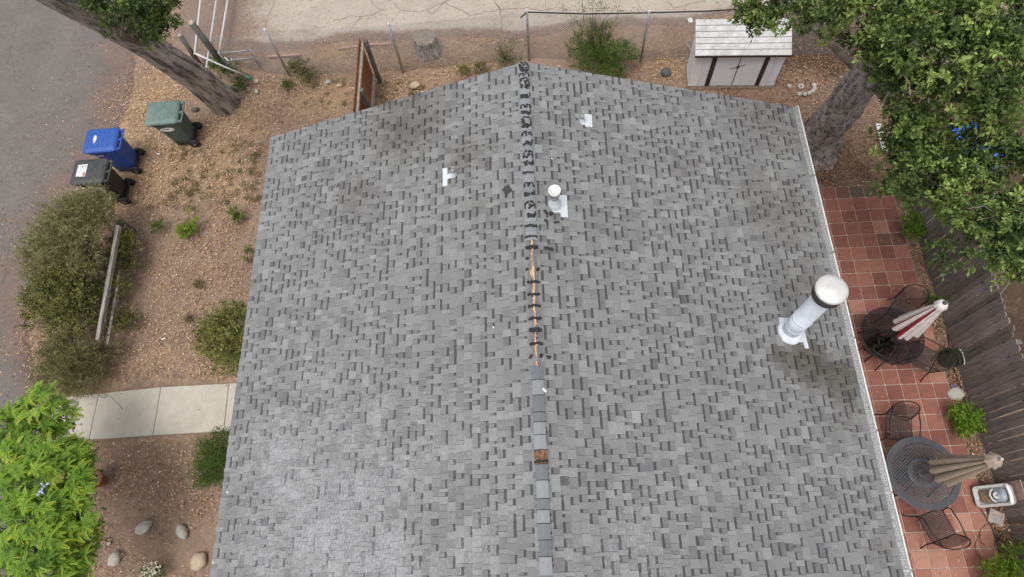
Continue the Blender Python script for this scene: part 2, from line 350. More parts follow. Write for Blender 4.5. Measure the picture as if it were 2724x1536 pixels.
# ------------------------------------------------------------------ house dimensions
HE, HR = 2.37, 4.07                              # eave and ridge heights
XL, XR, XC = -5.30, 5.10, -.10; YF, YN = 8.19, -2.6
RUN = 5.20; SL = math.hypot(RUN, HR-HE); CO, SI = RUN/SL, (HR-HE)/SL
def roofp(s, v, y, n=0.0):                       # s side, v down the slope, y along the ridge, n above the deck
    return Vector((XC+s*(v*CO+n*SI), y, HR-v*SI+n*CO))
def roof_at(px, py):
    """(s, v, y) of the roof point seen at a pixel"""
    t = ray(px, py)
    for s in (-1, 1):
        # X = XC+s*v*CO = t0*(H-HR+v*SI)
        v = (t[0]*(H-HR)-XC)/(s*CO-t[0]*SI)
        if v >= 0: return s, v, t[1]*(H-HR+v*SI)
# ------------------------------------------------------------------ ground zones
def gz(list_):
    P = np.array([(at(a,b).x, at(a,b).y, r, k) for a,b,r,k in list_]);
    def f(x, y):
        o = np.zeros_like(x)
        for cx, cy, r, k in P: o = np.maximum(o, k*np.exp(-((x-cx)**2+(y-cy)**2)/(r*r)))
        return o
    return f
dryw = gz([(430,250,1.0,.9),(350,300,.9,.9),(420,430,1.5,.9),(330,500,1.0,.8),(560,430,1.3,.75),(640,330,1.2,.65),(560,350,.9,.6),(860,270,1.3,.6),(1000,230,1.2,.65),(1150,210,1.0,.55),(1250,180,.8,.6),
           (900,125,.7,.7),(660,160,.5,.4),(500,760,1.2,.35),(430,960,.8,.55),(560,980,.9,.5),(180,960,.9,.75),(260,1030,.8,.75),(600,500,.9,.6),(330,1100,.7,.5),(500,1165,1.2,.35),(1790,170,.7,.5),(1250,110,.7,.5),(1900,50,.9,.8)])
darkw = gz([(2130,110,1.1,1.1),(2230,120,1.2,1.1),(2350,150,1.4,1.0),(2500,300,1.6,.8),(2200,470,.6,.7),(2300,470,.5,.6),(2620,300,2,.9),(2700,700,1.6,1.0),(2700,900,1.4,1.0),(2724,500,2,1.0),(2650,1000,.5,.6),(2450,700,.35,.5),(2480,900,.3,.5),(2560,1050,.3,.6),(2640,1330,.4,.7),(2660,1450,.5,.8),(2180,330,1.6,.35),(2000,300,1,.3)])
litw = gz([(1950,270,1.2,1.0),(2080,300,1.3,1.2),(2200,440,.9,1.2),(2250,330,1,1),(2450,700,.35,1.2),(2465,800,.3,1.2),(2490,880,.3,1.2),(2510,970,.3,1.2),(2540,1060,.3,1),(2600,1210,.3,.8),(1780,200,.8,.9)])
# ground sheet: fine near the house, coarse to the horizon
gx = np.concatenate([[-400,-150,-60,-30], np.arange(-18,16.01,.16), [22,35,60,150,400]])
gy = np.concatenate([[-400,-150,-60,-20], np.arange(-8,20.01,.16), [26,40,70,160,400]])
X, Y = np.meshgrid(gx, gy); nx, ny = len(gx), len(gy)
Zg = np.zeros_like(X)
Zg += np.where((np.abs(X)<17)&(Y>-7)&(Y<19), np.vectorize(lambda a,b: .018*mnoise.noise((a*1.3,b*1.3,0))+.01*mnoise.noise((a*4,b*4,3)))(X,Y), 0) - .03
gi = np.arange(nx*ny).reshape(ny,nx)
gf = np.stack([gi[:-1,:-1], gi[:-1,1:], gi[1:,1:], gi[1:,:-1]], -1).reshape(-1,4)
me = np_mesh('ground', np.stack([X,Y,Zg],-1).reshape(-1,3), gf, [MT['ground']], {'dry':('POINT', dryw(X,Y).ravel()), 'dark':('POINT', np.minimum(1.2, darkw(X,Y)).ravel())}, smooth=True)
tag(link('ground', me), 'reddish bare soil with dry grass and fallen leaves round the house', kind='structure')
def dens(poly, step=.12, jit=.05, seed=0):
    out = []
    for a, b in zip(poly, poly[1:]):
        n = max(1, int((b-a).length/step))
        for i in range(n):
            p = a.lerp(b, i/n); q = mnoise.noise((p.x*1.1, p.y*1.1, seed)); q2 = mnoise.noise((p.x*5, p.y*5, seed+9))
            d = (b-a).normalized(); out.append(p+Vector((-d.y, d.x, 0))*(jit*2.2*q+jit*q2))
    out.append(poly[-1]); return out
def sheet(name, edge, direc, z, offs, dirtfun, mat, label):
    P = np.array([(p.x,p.y) for p in edge]); n = len(P); k = len(offs)
    V = np.array([[(P[i,0]+direc[0]*(o if j else -.14), P[i,1]+direc[1]*(o if j else -.14), z-(.05 if j==0 else 0)) for j,o in enumerate(offs)] for i in range(n)])
    D = np.array([[dirtfun(P[i], o) for o in offs] for i in range(n)])
    idx = np.arange(n*k).reshape(n,k); F = np.stack([idx[:-1,:-1], idx[1:,:-1], idx[1:,1:], idx[:-1,1:]],-1).reshape(-1,4)
    if direc[1] > .5: F = F[:, ::-1]
    me = np_mesh(name, V.reshape(-1,3), F, [mat], {'dirt':('POINT', D.ravel())})
    return tag(link(name, me), label, kind='structure')
STREET = [at(*p) for p in [(352,60),(350,160),(327,290),(308,345),(270,430),(205,500),(140,600),(100,690),(75,790),(62,900),(72,1000),(95,1060),(128,1110),(140,1200),(150,1500)]]
STREET = [STREET[0]+Vector((0,6,0))]+STREET+[STREET[-1]+Vector((0,-8,0))]
offs = [0,.03,.12,.25,.4,.55,.7,.85,1,1.2,1.4,1.7,2,2.5,3.2,4.5,8,40]
def sdirt(p, o):
    wdt = 1.55 if p[1] > 6.5 else .55 + max(0, (p[1]-4)/2.5)
    return max(0.0, 1.0-o/max(.4, wdt))*1.05
sheet('street', dens(STREET,.12,.05,1), (-1,0), .008, offs, sdirt, MT['street'], 'grey asphalt street with brown dirt along its edge')
LANE = [at(*p) for p in [(470,100),(560,112),(650,120),(720,128),(790,124),(850,112),(905,106),(1000,100),(1080,96),(1150,96),(1250,88),(1330,92),(1400,94),(1460,84),(1560,64),(1640,60),(1700,62),(1770,62),(1830,60),(1900,40),(2000,30),(2300,20)]]
def ldirt(p, o):
    left = max(0.0, min(1.15, (-6.0-p[0])/2.4))
    return max(left, 1.05*max(0, 1-o/.35))
sheet('lane', dens(LANE,.12,.05,4), (0,1), .008, [0,.03,.1,.2,.35,.5,.7,1,1.4,2,3,5,9,40], ldirt, MT['lane'], 'pale worn concrete lane behind the chain link fence')
lane = bpy.data.objects['lane']; street = bpy.data.objects['street']
def crack(pts, w, parent, seed=0):
    P = dens([at(*p, .008) for p in pts], .06, .035, seed); mb = MB(); L = []; 
    for i, p in enumerate(P):
        d = (P[min(i+1,len(P)-1)]-P[max(i-1,0)]).normalized(); s = Vector((-d.y,d.x,0)); ww = w*(.55+.8*abs(mnoise.noise((p.x*6,p.y*6,seed+2))))*(.35 if i in (0,len(P)-1) else 1)
        L.append((mb.vert(p+s*ww/2+Vector((0,0,.004))), mb.vert(p-s*ww/2+Vector((0,0,.004)))))
    for a, b in zip(L, L[1:]): mb.face((a[0],a[1],b[1],b[0]))
    mb.build('crack', MT['crack'], parent)
for i, pts in enumerate([[(1030,2),(1062,28),(1040,60)],[(1062,28),(1120,34),(1200,2)],[(985,0),(1005,24),(1035,30)],[(1185,6),(1200,14),(1232,32),(1248,46),(1290,34),(1330,26),(1400,22),(1440,26),(1480,20)],[(1320,10),(1330,26),(1330,50),(1334,90)],[(1300,-10),(1318,10),(1330,26)],[(1440,26),(1455,12),(1450,-10)],
                       [(890,55),(935,46),(985,42),(1020,24)],[(730,0),(722,30),(712,60),(705,80)],[(960,44),(940,70),(925,90)],[(1130,22),(1150,40),(1185,6)],[(1690,0),(1705,24),(1730,34)],[(1780,4),(1792,24),(1830,10),(1880,4)],[(1830,10),(1820,40),(1805,60)],[(830,75),(870,72)],[(1480,20),(1530,30),(1600,22),(1690,30)],[(870,110),(840,95),(800,98)]]):
    crack(pts, .024 if i in (3,4,5) else .015, lane, i)
for i, pts in enumerate([[(0,320),(40,330),(95,300),(150,300)],[(30,430),(60,470),(150,440)],[(45,60),(30,140),(45,220)],[(20,700),(30,640),(48,600)],[(0,760),(14,720),(20,700)]]): crack(pts, .016, street, i+40)
# leaves in the lane joint
# concrete front walk, four slabs
walk = thing('walkway', at(400,1090), 'pale concrete front walk of four slabs between street and house', None); walk['kind'] = 'structure'; del_keys = None
def slab(px4, parent, z=.035, th=.12, gap=.006):
    P = [at(*p, z) for p in px4]; c = sum(P, Vector())/4; P = [p+(c-p).normalized()*gap for p in P]
    mb = MB(); mb.off = parent.location
    ins = [p+(c-p).normalized()*.012 for p in P]
    mb.loft([[p-Vector((0,0,th)) for p in P], [p-Vector((0,0,.008)) for p in P], ins])
    return mb.build('slab', MT['slab'], parent)
slab([(116,1174),(236,1170),(262.6,1047),(140,1058)], walk)
slab([(236,1170),(405.8,1158.6),(428,1029.5),(262.6,1047)], walk)
slab([(405.8,1158.6),(595,1147.6),(608.6,1020),(428,1029.5)], walk)
slab([(595,1147.6),(795,1137),(800,1008),(608.6,1020)], walk)
mbc = MB(); mbc.off = walk.location
for pts in ([(268,1048),(300,1058),(315,1072),(327,1088)],[(262,1052),(272,1060),(285,1058)],[(170,1062),(163,1080)]):
    P = dens([at(*p,.036) for p in pts], .05, .02, 3)
    for a, b in zip(P, P[1:]): mbc.beam(a, b, .010, .002)
mbc.build('crack', MT['crack'], walk)
# terracotta patio, one object for each tile
patio = thing('patio', (6.9,3,0), 'terracotta tile patio between the house and the wooden fence', None); patio['kind'] = 'structure'
PXR, PYT, PT = at(2368,494).x, at(2300,494).y, .3045
mb = MB(); mb.off = patio.location; mb.box(((PXR-4.9)/2+4.9, (PYT-4)/2, -.035), (PXR-4.9, PYT+4, .08)); mb.build('grout_bed', MT['grout'], patio)
for i in range(31):
    for j in range(8):
        x0 = PXR-.004-(j+1)*PT; y0 = PYT-.004-(i+1)*PT; g = .0085
        tone = min(1, max(.3, random.gauss(.50,.18)))
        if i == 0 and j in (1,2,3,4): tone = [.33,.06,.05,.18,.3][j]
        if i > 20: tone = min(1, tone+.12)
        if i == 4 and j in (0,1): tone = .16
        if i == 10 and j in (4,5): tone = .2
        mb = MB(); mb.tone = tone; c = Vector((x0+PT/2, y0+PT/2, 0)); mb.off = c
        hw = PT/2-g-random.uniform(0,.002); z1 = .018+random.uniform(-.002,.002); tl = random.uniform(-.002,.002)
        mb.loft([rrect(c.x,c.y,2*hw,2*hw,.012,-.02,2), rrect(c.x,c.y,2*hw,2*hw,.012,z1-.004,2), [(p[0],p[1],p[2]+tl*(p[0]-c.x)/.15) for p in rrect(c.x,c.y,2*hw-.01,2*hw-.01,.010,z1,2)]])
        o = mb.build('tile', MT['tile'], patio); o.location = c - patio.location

# ------------------------------------------------------------------ house
house = thing('house', (XC,3,0), 'single storey house with a grey shingle gable roof and patched ridge', 'house')
OFF = house.location
def hb(): m = MB(); m.off = OFF; return m
mb = hb()
for s in (-1,1):
    for a,b in ((XL+.55,XR-.55),): pass
mb.box((XC, (YF-.35+YN+.35)/2, 1.15), (RUN*2-1.1, YF-YN-.7, 2.36)); mb.build('wall', MT['wall'], house)
mb = hb()                                        # gable ends
for y in (YF-.36, YN+.36):
    mb.loft([[(XL+.56,y-.05,2.2),(XR-.56,y-.05,2.2),(XC,y-.05,HR-.16)], [(XL+.56,y+.05,2.2),(XR-.56,y+.05,2.2),(XC,y+.05,HR-.16)]])
mb.build('gable', MT['wall'], house)
for s in (-1,1):
    mb = hb()
    mb.loft([[roofp(s,0,YF-.03,-.012), roofp(s,0,YN,-.012), roofp(s,SL-.02,YN,-.012), roofp(s,SL-.02,YF-.03,-.012)], [roofp(s,0,YF-.03,-.1), roofp(s,0,YN,-.1), roofp(s,SL-.02,YN,-.1), roofp(s,SL-.02,YF-.03,-.1)]])
    mb.build('roof_deck', MT['felt'], house)
    mb = hb()                                    # barge board on the gable
    mb.beam(roofp(s,.02,YF-.05,-.12), roofp(s,SL-.03,YF-.05,-.12), .03, .16); mb.build('barge_board', MT['white'], house)
# shingles
_wearp = [(roof_at(a,b),r,k) for a,b,r,k in [(760,1250,1.1,.60),(880,1400,1.3,.68),(700,1480,1.1,.5),(1000,1300,1.0,.5),(960,1130,1.0,.42),(1150,1180,.9,.32),(1250,1450,.8,.35),(1680,1490,.8,.35),(1000,1500,1.2,.6),(820,1080,.8,.35),(880,900,1.2,.2),(1700,1300,1.2,.15)]]
_stainp = [(roof_at(a,b),r,k) for a,b,r,k in [(2150,965,.45,1.5),(2230,1010,.5,1.25),(2085,955,.3,1.2),(1080,330,1.1,.85),(1230,420,.8,.6),(1290,560,.6,.45),(1420,330,.5,.4),(960,520,.8,.55),(800,400,.8,.25),(2040,330,1.0,.55),(2060,560,1.1,.6),(2120,760,.9,.55),(2250,1100,.8,.5),(1800,420,1.0,.4),(1650,620,.9,.4),(2350,1450,.7,.45),(1480,660,.5,.45),(1490,560,.35,.4),(1360,420,.5,.3),(2300,1250,.8,.2),(1900,260,.8,.2)]]
def field(lst, s, v, y):
    o = 0
    for (s2,v2,y2), r, k in lst:
        if s2 == s: o = max(o, k*math.exp(-((v-v2)**2+(y-y2)**2)/(r*r)))
    return o
pieces = []                                      # (verts, faces, tones, wear, stain, centre, area)
EXPO = .1275
nC = int(SL/EXPO)
SLM = []
def shingle(s, v0, v1, ya, yb, t, tone, band):
    k = .022; V = []; F = []; T = []
    bow = random.uniform(0,.003)
    n0 = .0015; n1 = t
    if band: n1 = .004
    vb = v0+band if band else v0
    vt = max(0.0, v0-k)
    j1, j2 = random.uniform(-.004,.004), random.uniform(-.002,.002)
    def add(v, y, n): V.append(roofp(s, v, y, n)); return len(V)-1
    nb = n0+(n1-n0)*(vb-vt)/(v1-vt)
    if band:
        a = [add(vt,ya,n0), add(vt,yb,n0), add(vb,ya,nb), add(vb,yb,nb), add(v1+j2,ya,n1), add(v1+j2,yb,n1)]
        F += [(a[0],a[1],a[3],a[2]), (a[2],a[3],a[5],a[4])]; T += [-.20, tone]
    else:
        a = [add(vt,ya,n0), add(vt,yb,n0), add(v1+j1,ya,n1), add(v1+j1+j2,yb,n1+bow)]; a = [a[0],a[1],None,None,a[2],a[3]]
        F += [(a[0],a[1],a[5],a[4])]; T += [tone]
    vv = v1+j1 if not band else v1+j2
    b1, b2 = add(vv,ya,n1-.012), add(vv,yb,n1-.012); c1, c2 = add(vt,ya,-.01), add(vt,yb,-.01)
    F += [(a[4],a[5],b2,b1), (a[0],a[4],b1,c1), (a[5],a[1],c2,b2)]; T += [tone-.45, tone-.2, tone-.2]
    if s > 0: F = [f[::-1] for f in F]
    vm, ym = (v0+v1)/2, (ya+yb)/2; P = roofp(s,vm,ym)
    d2 = P.x**2+P.y**2+(H-P.z)**2
    vis = 1 if (P.y > -.55 and True) else 0
    pieces.append((V, F, T, field(_wearp,s,vm,ym), field(_stainp,s,vm,ym), P, vis*(yb-ya)*EXPO/d2))
for s in (-1,1):
    for c in range(nC+1):
        v1 = SL+.012-(nC-c)*EXPO; v0 = max(0.02, v1-EXPO)
        if v1 < .05: continue
        y = YF + random.uniform(-.006,.006); raised = random.random() < .5; yend = YN; mid = random.uniform(.05,.2)
        while y > yend:
            if raised: wd = random.choice([.055,.07,.09,.11,.13,.16,.21])*random.uniform(.85,1.15)
            else: wd = random.choice([.04,.07,.10,.11,.13,.16,.19])*random.uniform(.8,1.1)
            ya = max(yend, y-wd); tone = random.gauss(.51,.06) + (.05 if raised else -.07)
            if random.random() < .08: tone += .10
            worn = field(_wearp,s,(v0+v1)/2,y)
            if raised: 
                shingle(s, v0, v1, ya, y-.004, random.uniform(.009,.0135), tone, 0)
                raised = random.random() < .22
            else:
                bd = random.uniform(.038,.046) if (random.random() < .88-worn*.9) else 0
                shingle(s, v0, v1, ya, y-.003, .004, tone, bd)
                raised = random.random() < .90
            y = ya
def pieces_mesh(name, ps, off):
    V=[]; F=[]; T=[]; Wv=[]; S=[]
    for p in ps:
        i0 = len(V); V += [(q.x-off.x,q.y-off.y,q.z-off.z) for q in p[0]]
        F += [tuple(i0+j for j in f) for f in p[1]]; T += p[2]; Wv += [p[3]]*len(p[1]); S += [p[4]]*len(p[1])
    return np_mesh(name, V, F, [MT['shingle']], {'tone':('FACE',T),'wear':('FACE',Wv),'stain':('FACE',S)})
pieces.sort(key=lambda p: -p[6])
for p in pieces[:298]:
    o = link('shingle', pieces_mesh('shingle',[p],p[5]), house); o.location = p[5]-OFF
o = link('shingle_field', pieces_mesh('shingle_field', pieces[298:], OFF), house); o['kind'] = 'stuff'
# ridge: caps, tar, bare wood
def ridgept(u, y, n=0.0):                        # u signed distance across the ridge
    s = 1 if u >= 0 else -1; p = roofp(s, abs(u), y, 0); k = min(1, abs(u)/.03)
    return p+Vector((s*n*SI*k, 0, n*(CO if k==1 else 1)))
def ridge_y(py): 
    t = ray(1392+63*(py-165)/1371, py); return t[1]*(H-HR)
def cap_piece(ya, yb, tone, name='ridge_cap', half=.082, mat=None, lift=.018):
    mb = hb(); mb.tone = tone; us = [-half,-half*.5,-.012,.012,half*.5,half]; jj = random.uniform(-.006,.006)
    top = [[ridgept(u,ya,lift+.010) for u in us], [ridgept(u+jj,yb,lift+.002) for u in us]]
    bot = [[ridgept(u,ya,-.004) for u in us], [ridgept(u+jj,yb,-.004) for u in us]]
    ids = [[mb.vert(p) for p in r] for r in top+bot]
    for i in range(5):
        mb.face((ids[0][i],ids[0][i+1],ids[1][i+1],ids[1][i])); mb.face((ids[2][i+1],ids[2][i],ids[0][i],ids[0][i+1])[::-1])
    mb.face((ids[0][0],ids[1][0],ids[3][0],ids[2][0])); mb.face((ids[1][5],ids[0][5],ids[2][5],ids[3][5]))
    mb.build(name, mat or MT['cap'], house)
def dome(mb, u, y, ru, ry, n=.03, h=.014, seed=0):
    seg = 9; c = mb.vert(ridgept(u,y,n+h)); r1=[]; r2=[]
    for j in range(seg):
        a = 2*math.pi*j/seg; k = .82+.36*random.random()
        r1.append(mb.vert(ridgept(u+.62*ru*k*math.cos(a), y+.62*ry*k*math.sin(a), n+h*.8))); r2.append(mb.vert(ridgept(u+ru*k*math.cos(a), y+ry*k*math.sin(a), n-.012)))
    for j in range(seg):
        k=(j+1)%seg; mb.face((c,r1[j],r1[k])); mb.face((r1[j],r2[j],r2[k],r1[k]))
def tar(y, style):
    mb = hb(); mb.smooth = True
    if style == 'bar':
        for u in np.linspace(-.075,.075,6): dome(mb, u, y+random.uniform(-.008,.008), .024, random.uniform(.018,.028))
    elif style == 'loop':
        for sgn in (-1,1):
            for a in np.linspace(-.3, math.pi*1.15, 7): dome(mb, sgn*(.040+.030*math.cos(a))+random.uniform(-.012,.012), y+.030*math.sin(a)-.005+random.uniform(-.012,.012), random.uniform(.010,.021), random.uniform(.010,.02))
        for u in (-.07,-.01,.07): dome(mb, u, y-.03+random.uniform(-.01,.01), .016, .03)
    elif style == 'arch':
        for a in np.linspace(-.2, math.pi+.2, 10): dome(mb, .062*math.cos(a)+random.uniform(-.014,.014), y+.045*math.sin(a)+random.uniform(-.014,.014), random.uniform(.011,.026), random.uniform(.011,.026))
        for k in range(4): dome(mb, random.uniform(-.05,.05), y-.02*k-.01, .02, .026)
        dome(mb, -.07, y-.05, .011, .05); dome(mb, .07, y-.05, .010, .045)
    elif style == 'slab':
        for k in range(9): dome(mb, random.uniform(-.06,.06), y+random.uniform(-.035,.03), random.uniform(.025,.04), random.uniform(.02,.035))
        dome(mb, .072, y+.04, .014, .05)
    elif style == 'dot': dome(mb, 0, y, .03, .028)
    mb.build('tar_patch', MT['tar'], house)
ys = [(150+z/3.633*0+0) for z in ()]
top_y = [172,184,197,213,228,255,281,300,317,334,354,380,408,433,458,488,515,542,572,600]
styles = ['arch','slab','loop','arch','slab','slab','loop','slab','arch','slab','loop','slab','arch','slab','bar','loop','slab','arch','slab','bar']
y = YF+.004
tone = .5
yend = ridge_y(640)
while y > yend:
    y2 = max(yend, y-random.uniform(.15,.19)); cap_piece(y2, y, random.uniform(.55,1)); y = y2
for py, st in zip(top_y, styles): tar(ridge_y(py)-.02, st)
for z in (2,30,57): tar(ridge_y(600+z), 'bar')
# bare wood strip where the caps are gone
segs = [(632,660),(660,694),(698,752),(754,784),(786,814),(816,846),(848,870),(884,912),(916,950),(962,977)]
for a, b in segs:
    mb = hb(); ya, yb = ridge_y(a), ridge_y(b); n = 7; wd = [random.uniform(.020,.062) for _ in range(n+1)]
    if a == 698: wd = [.03,.03,.05,.075,.085,.05,.03,.02]
    rings = []
    for i in range(n+1):
        yy = ya+(yb-ya)*i/n; h = wd[i]/2; o = random.uniform(-.012,.012)
        rings.append([ridgept(-h+o,yy,.004), ridgept(-h*.6+o,yy,.019), ridgept(h*.6+o,yy,.021), ridgept(h+o,yy,.004)])
    mb.loft(rings); mb.build('ridge_board', MT['rawwood'], house)
for a, b in zip(range(640,980,24), range(664,1004,24)):   # dark strips of felt each side of the bare wood
    for sgn in (-1,1):
        mb = hb(); mb.tone = random.uniform(.15,.45); u0, u1 = sgn*.028, sgn*.085
        P = [[ridgept(u,ridge_y(a),.006) for u in (u0,u1)], [ridgept(u,ridge_y(b)+.004,.009) for u in (u0,u1)]]
        mb.loft([[P[0][0],P[0][1],P[1][1],P[1][0]], [p-Vector((0,0,.012)) for p in (P[0][0],P[0][1],P[1][1],P[1][0])]]); mb.build('ridge_felt', MT['cap'], house)
for z in (230,575,700,820,948,1055,1070,1200): tar(ridge_y(600+z/3.825), 'bar')
for (px,py) in [(1402,685),(1402,716),(1430,716),(1411,948),(1440,946),(1453,558),(1453,583)]:
    t = ray(px,py); u = t[0]*(H-HR)-XC; mb = hb(); mb.smooth = True
    for k in range(3): dome(mb, u+random.uniform(-.015,.015), t[1]*(H-HR)+random.uniform(-.015,.015), .03, .028, .012)
    mb.build('tar_patch', MT['tar'], house)
for (px,py) in [(1459,952),(1452,661),(1480,590),(1466,570),(1466,664)]:
    s,v,yy = roof_at(px,py); mb = hb(); mb.smooth = True
    for k in range(4): dome(mb, s*(v+random.uniform(-.03,.03)), yy+random.uniform(-.02,.02), .03, .025, .014)
    mb.build('tar_patch', MT['tar'], house)
eds = [976,1011,1052,1097,1123,1157,1197,1235,1278,1327,1357,1393,1437,1481,1531,1580,1640,1700,1780,1880]
tn = [.25,.8,.25,.3,.85,.95,.6,.3,.95,.35,.9,.45,.25,.95,.3,.6,.8,.4,.6]
for a, b, t in zip(eds, eds[1:], tn):
    if a == 1197: continue
    cap_piece(ridge_y(b), ridge_y(a), t, half=.078, lift=.022)
for a in eds[1:14]:
    mb = hb(); mb.beam(ridgept(-.086,ridge_y(a),.033), ridgept(0,ridge_y(a),.035), .008, .004); mb.beam(ridgept(0,ridge_y(a),.036), ridgept(.086,ridge_y(a),.034), .008, .004); mb.build('tar_joint', MT['tar'], house)
for a in (1140,1150,1248,1262,1280,1370,1388,1420,1490,1507):
    mb = hb(); dome(mb, .088 if a != 1170 else -.088, ridge_y(a), .012, .022, .02, .006); mb.build('tar_spot', MT['tar'], house)
cap_piece(ridge_y(1235), ridge_y(1197), .3, 'rotten_cap', .088, MT['rotwood'], .016)
tar(ridge_y(1229), 'bar')
# loose dark shingle scrap on the left slope
def drape(pts_px, n, mat, name, parent=house, tone=.5, th=.006):
    P = []
    for px, py in pts_px: s, v, yy = roof_at(px, py); P.append((s, v, yy))
    mb = hb(); mb.tone = tone
    mb.loft([[roofp(*p, n-th) for p in P], [roofp(*p, n) for p in P]]); return mb.build(name, mat, parent)
drape([(1337,508),(1343,497),(1351,495),(1352,490),(1364,508),(1352,517),(1348,528),(1344,528),(1344,517)], .020, MT['felt'], 'shingle_scrap').__setitem__('label','dark diamond scrap of shingle')
# roof vents
def vent(name, plate_px, base_px, top_px, r, cap, label):
    v = bpy.data.objects.new(name, None); col.objects.link(v); v.parent = house; s, vv, yy = roof_at(*base_px); B = roofp(s, vv, yy)
    v.location = B-OFF; v['label'] = label
    for q in plate_px:
        P = [roof_at(*p) for p in q]; mb = MB(); mb.off = B; mb.loft([[roofp(*p, .006) for p in P], [roofp(*p, .018) for p in P]]); mb.build('flashing', MT['flash'], v)
    z = height_over(*top_px, B.x, B.y)-B.z
    mb = MB(); mb.smooth = True; mb.lathe([(r*2.0,-.02),(r*1.7,.045),(r*1.15,.09),(r*1.12,.10)], seg=16); mb.build('boot', MT['flash'], v)
    mb = MB(); mb.smooth = True; mb.lathe([(r,0),(r,z),(r*.8,z),(r*.8,z-.08)], seg=16); mb.build('pipe', MT['galv'], v)
    mb = MB(); mb.lathe([(r*.79,z-.05),(0,z-.05)], seg=16); mb.build('opening', MT['black_p'], v)
    if cap:
        mb = MB(); mb.smooth = True; R = cap; mb.lathe([(R*.8,z-.02),(R,z-.005),(R,z+.045),(R*.9,z+.05),(R*.88,z+.042),(0,z+.055)], seg=24); mb.build('cap', MT['white'], v)
        mb = MB(); mb.smooth = True; mb.lathe([(r*1.9,.05),(r*1.75,.13),(r*1.2,.17),(r*1.3,.21),(r*1.05,.235)], seg=18); mb.build('collar', MT['flash'], v)
        mb = MB(); mb.smooth = True; mb.lathe([(r*1.25,z-.11),(r*1.6,z-.07),(r*1.2,z-.02)], seg=18); mb.build('storm_band', MT['galv'], v)
    return v
vent('vent_pipe', [[(1179,450),(1191,448),(1191,495),(1179,498)],[(1191,466),(1214,458),(1216,468),(1207,473),(1191,478)]], (1208,466), (1202,448), .030, 0, 'short vent pipe with torn white flashing')
vent('vent_pipe', [[(1553,305),(1573,307),(1575,340),(1556,338)],[(1543,318),(1553,317),(1555,334),(1545,332)]], (1549,324), (1551,302), .030, 0, 'short vent pipe on square white flashing')
vent('vent_pipe', [[(1487,521),(1507,521),(1510,580),(1492,579),(1490,567),(1470,566),(1462,550)]], (1475,549), (1473,510), .055, .098, 'white capped vent on long flashing')
# flue chimney
s, vv, yy = roof_at(2099,884); B = roofp(s,vv,yy)
ch = bpy.data.objects.new('chimney', None); col.objects.link(ch); ch.parent = house; ch.location = B-OFF; ch['label'] = 'tall silver flue with steel cap'
zt = height_over(2218,772,B.x,B.y)-B.z
def chp(f, name, mat):
    mb = MB(); mb.smooth = True; mb.lathe(f, seg=36); return mb.build(name, mat, ch)
P = [roof_at(*p) for p in [(2070,846),(2138,850),(2140,890),(2150,928),(2140,928),(2136,912),(2080,908)]]
mb = MB(); mb.off = B; mb.loft([[roofp(*p,.006) for p in P],[roofp(*p,.020) for p in P]]); mb.build('flashing', MT['flash'], ch)
chp([(.225,-.08),(.215,.04),(.20,.055),(.19,.085),(.185,.09),(.172,.12),(.15,.14)], 'storm_collar', MT['flue'])
chp([(.150,-.1),(.150,.3),(.152,.305),(.152,.6),(.148,.605),(.148,zt-.2)], 'flue', MT['flue'])
for zz_ in (.32,.66): chp([(.150,zz_),(.157,zz_+.004),(.157,zz_+.022),(.150,zz_+.026)], 'seam', MT['flue'])
chp([(.19,zt-.22),(.215,zt-.205),(.216,zt-.20),(.216,zt-.03),(.2,zt-.03)], 'mesh_band', MT['darkmetal'])
chp([(.225,zt-.035),(.221,zt-.03),(.223,zt-.012),(.216,zt),(.16,zt+.018),(.08,zt+.036),(0,zt+.045)], 'cap', MT['spun'])
# gutter along the right eave
mb = hb(); g0 = SL+.01
gx0 = XR+.012; gz0 = HE-.015
prof = [(gx0,gz0),(gx0,gz0-.10),(gx0+.085,gz0-.10),(gx0+.105,gz0-.01),(gx0+.105,gz0+.012)]
prof2 = [(gx0+.125,gz0+.012),(gx0+.125,gz0-.012),(gx0+.10,gz0-.115),(gx0-.01,gz0-.115),(gx0-.01,gz0)]
ring = prof+prof2
mb.loft([[(a,YF+.02,c) for a,c in ring],[(a,YN,c) for a,c in ring]]); mb.build('gutter', MT['white'], house)
for i in range(9):
    y1 = YF-i*1.2; y2 = max(YN, y1-1.196); mb = hb(); mb.box((gx0+.0525,(y1+y2)/2,gz0-.010+random.uniform(-.003,.003)), (.098,y1-y2,.006)); mb.build('gutter_guard', MT['guard'], house)
for i, y in enumerate((6.6,5.0,3.4,1.85,.9,-.2)):
    mb = hb(); mb.box((gx0+.06,y,gz0+.006), (.12,.035,.012)); mb.build('gutter_clip', MT['galv'], house)
for px, py in [(1314,872),(607,1310),(570,1497),(1467,424)]:
    mb = hb(); s,v,yy = roof_at(px,py); c = roofp(s,v,yy,.02); mb.box(c,(.014,.03,.008), rz=.4); mb.build('paint_fleck', MT['sticker'], house)
mb = hb(); s,v,yy = roof_at(1446,1041); mb.box(roofp(s,v,yy,.05),(.03,.07,.02), rz=.7); mb.build('loose_clip', MT['flash'], house)

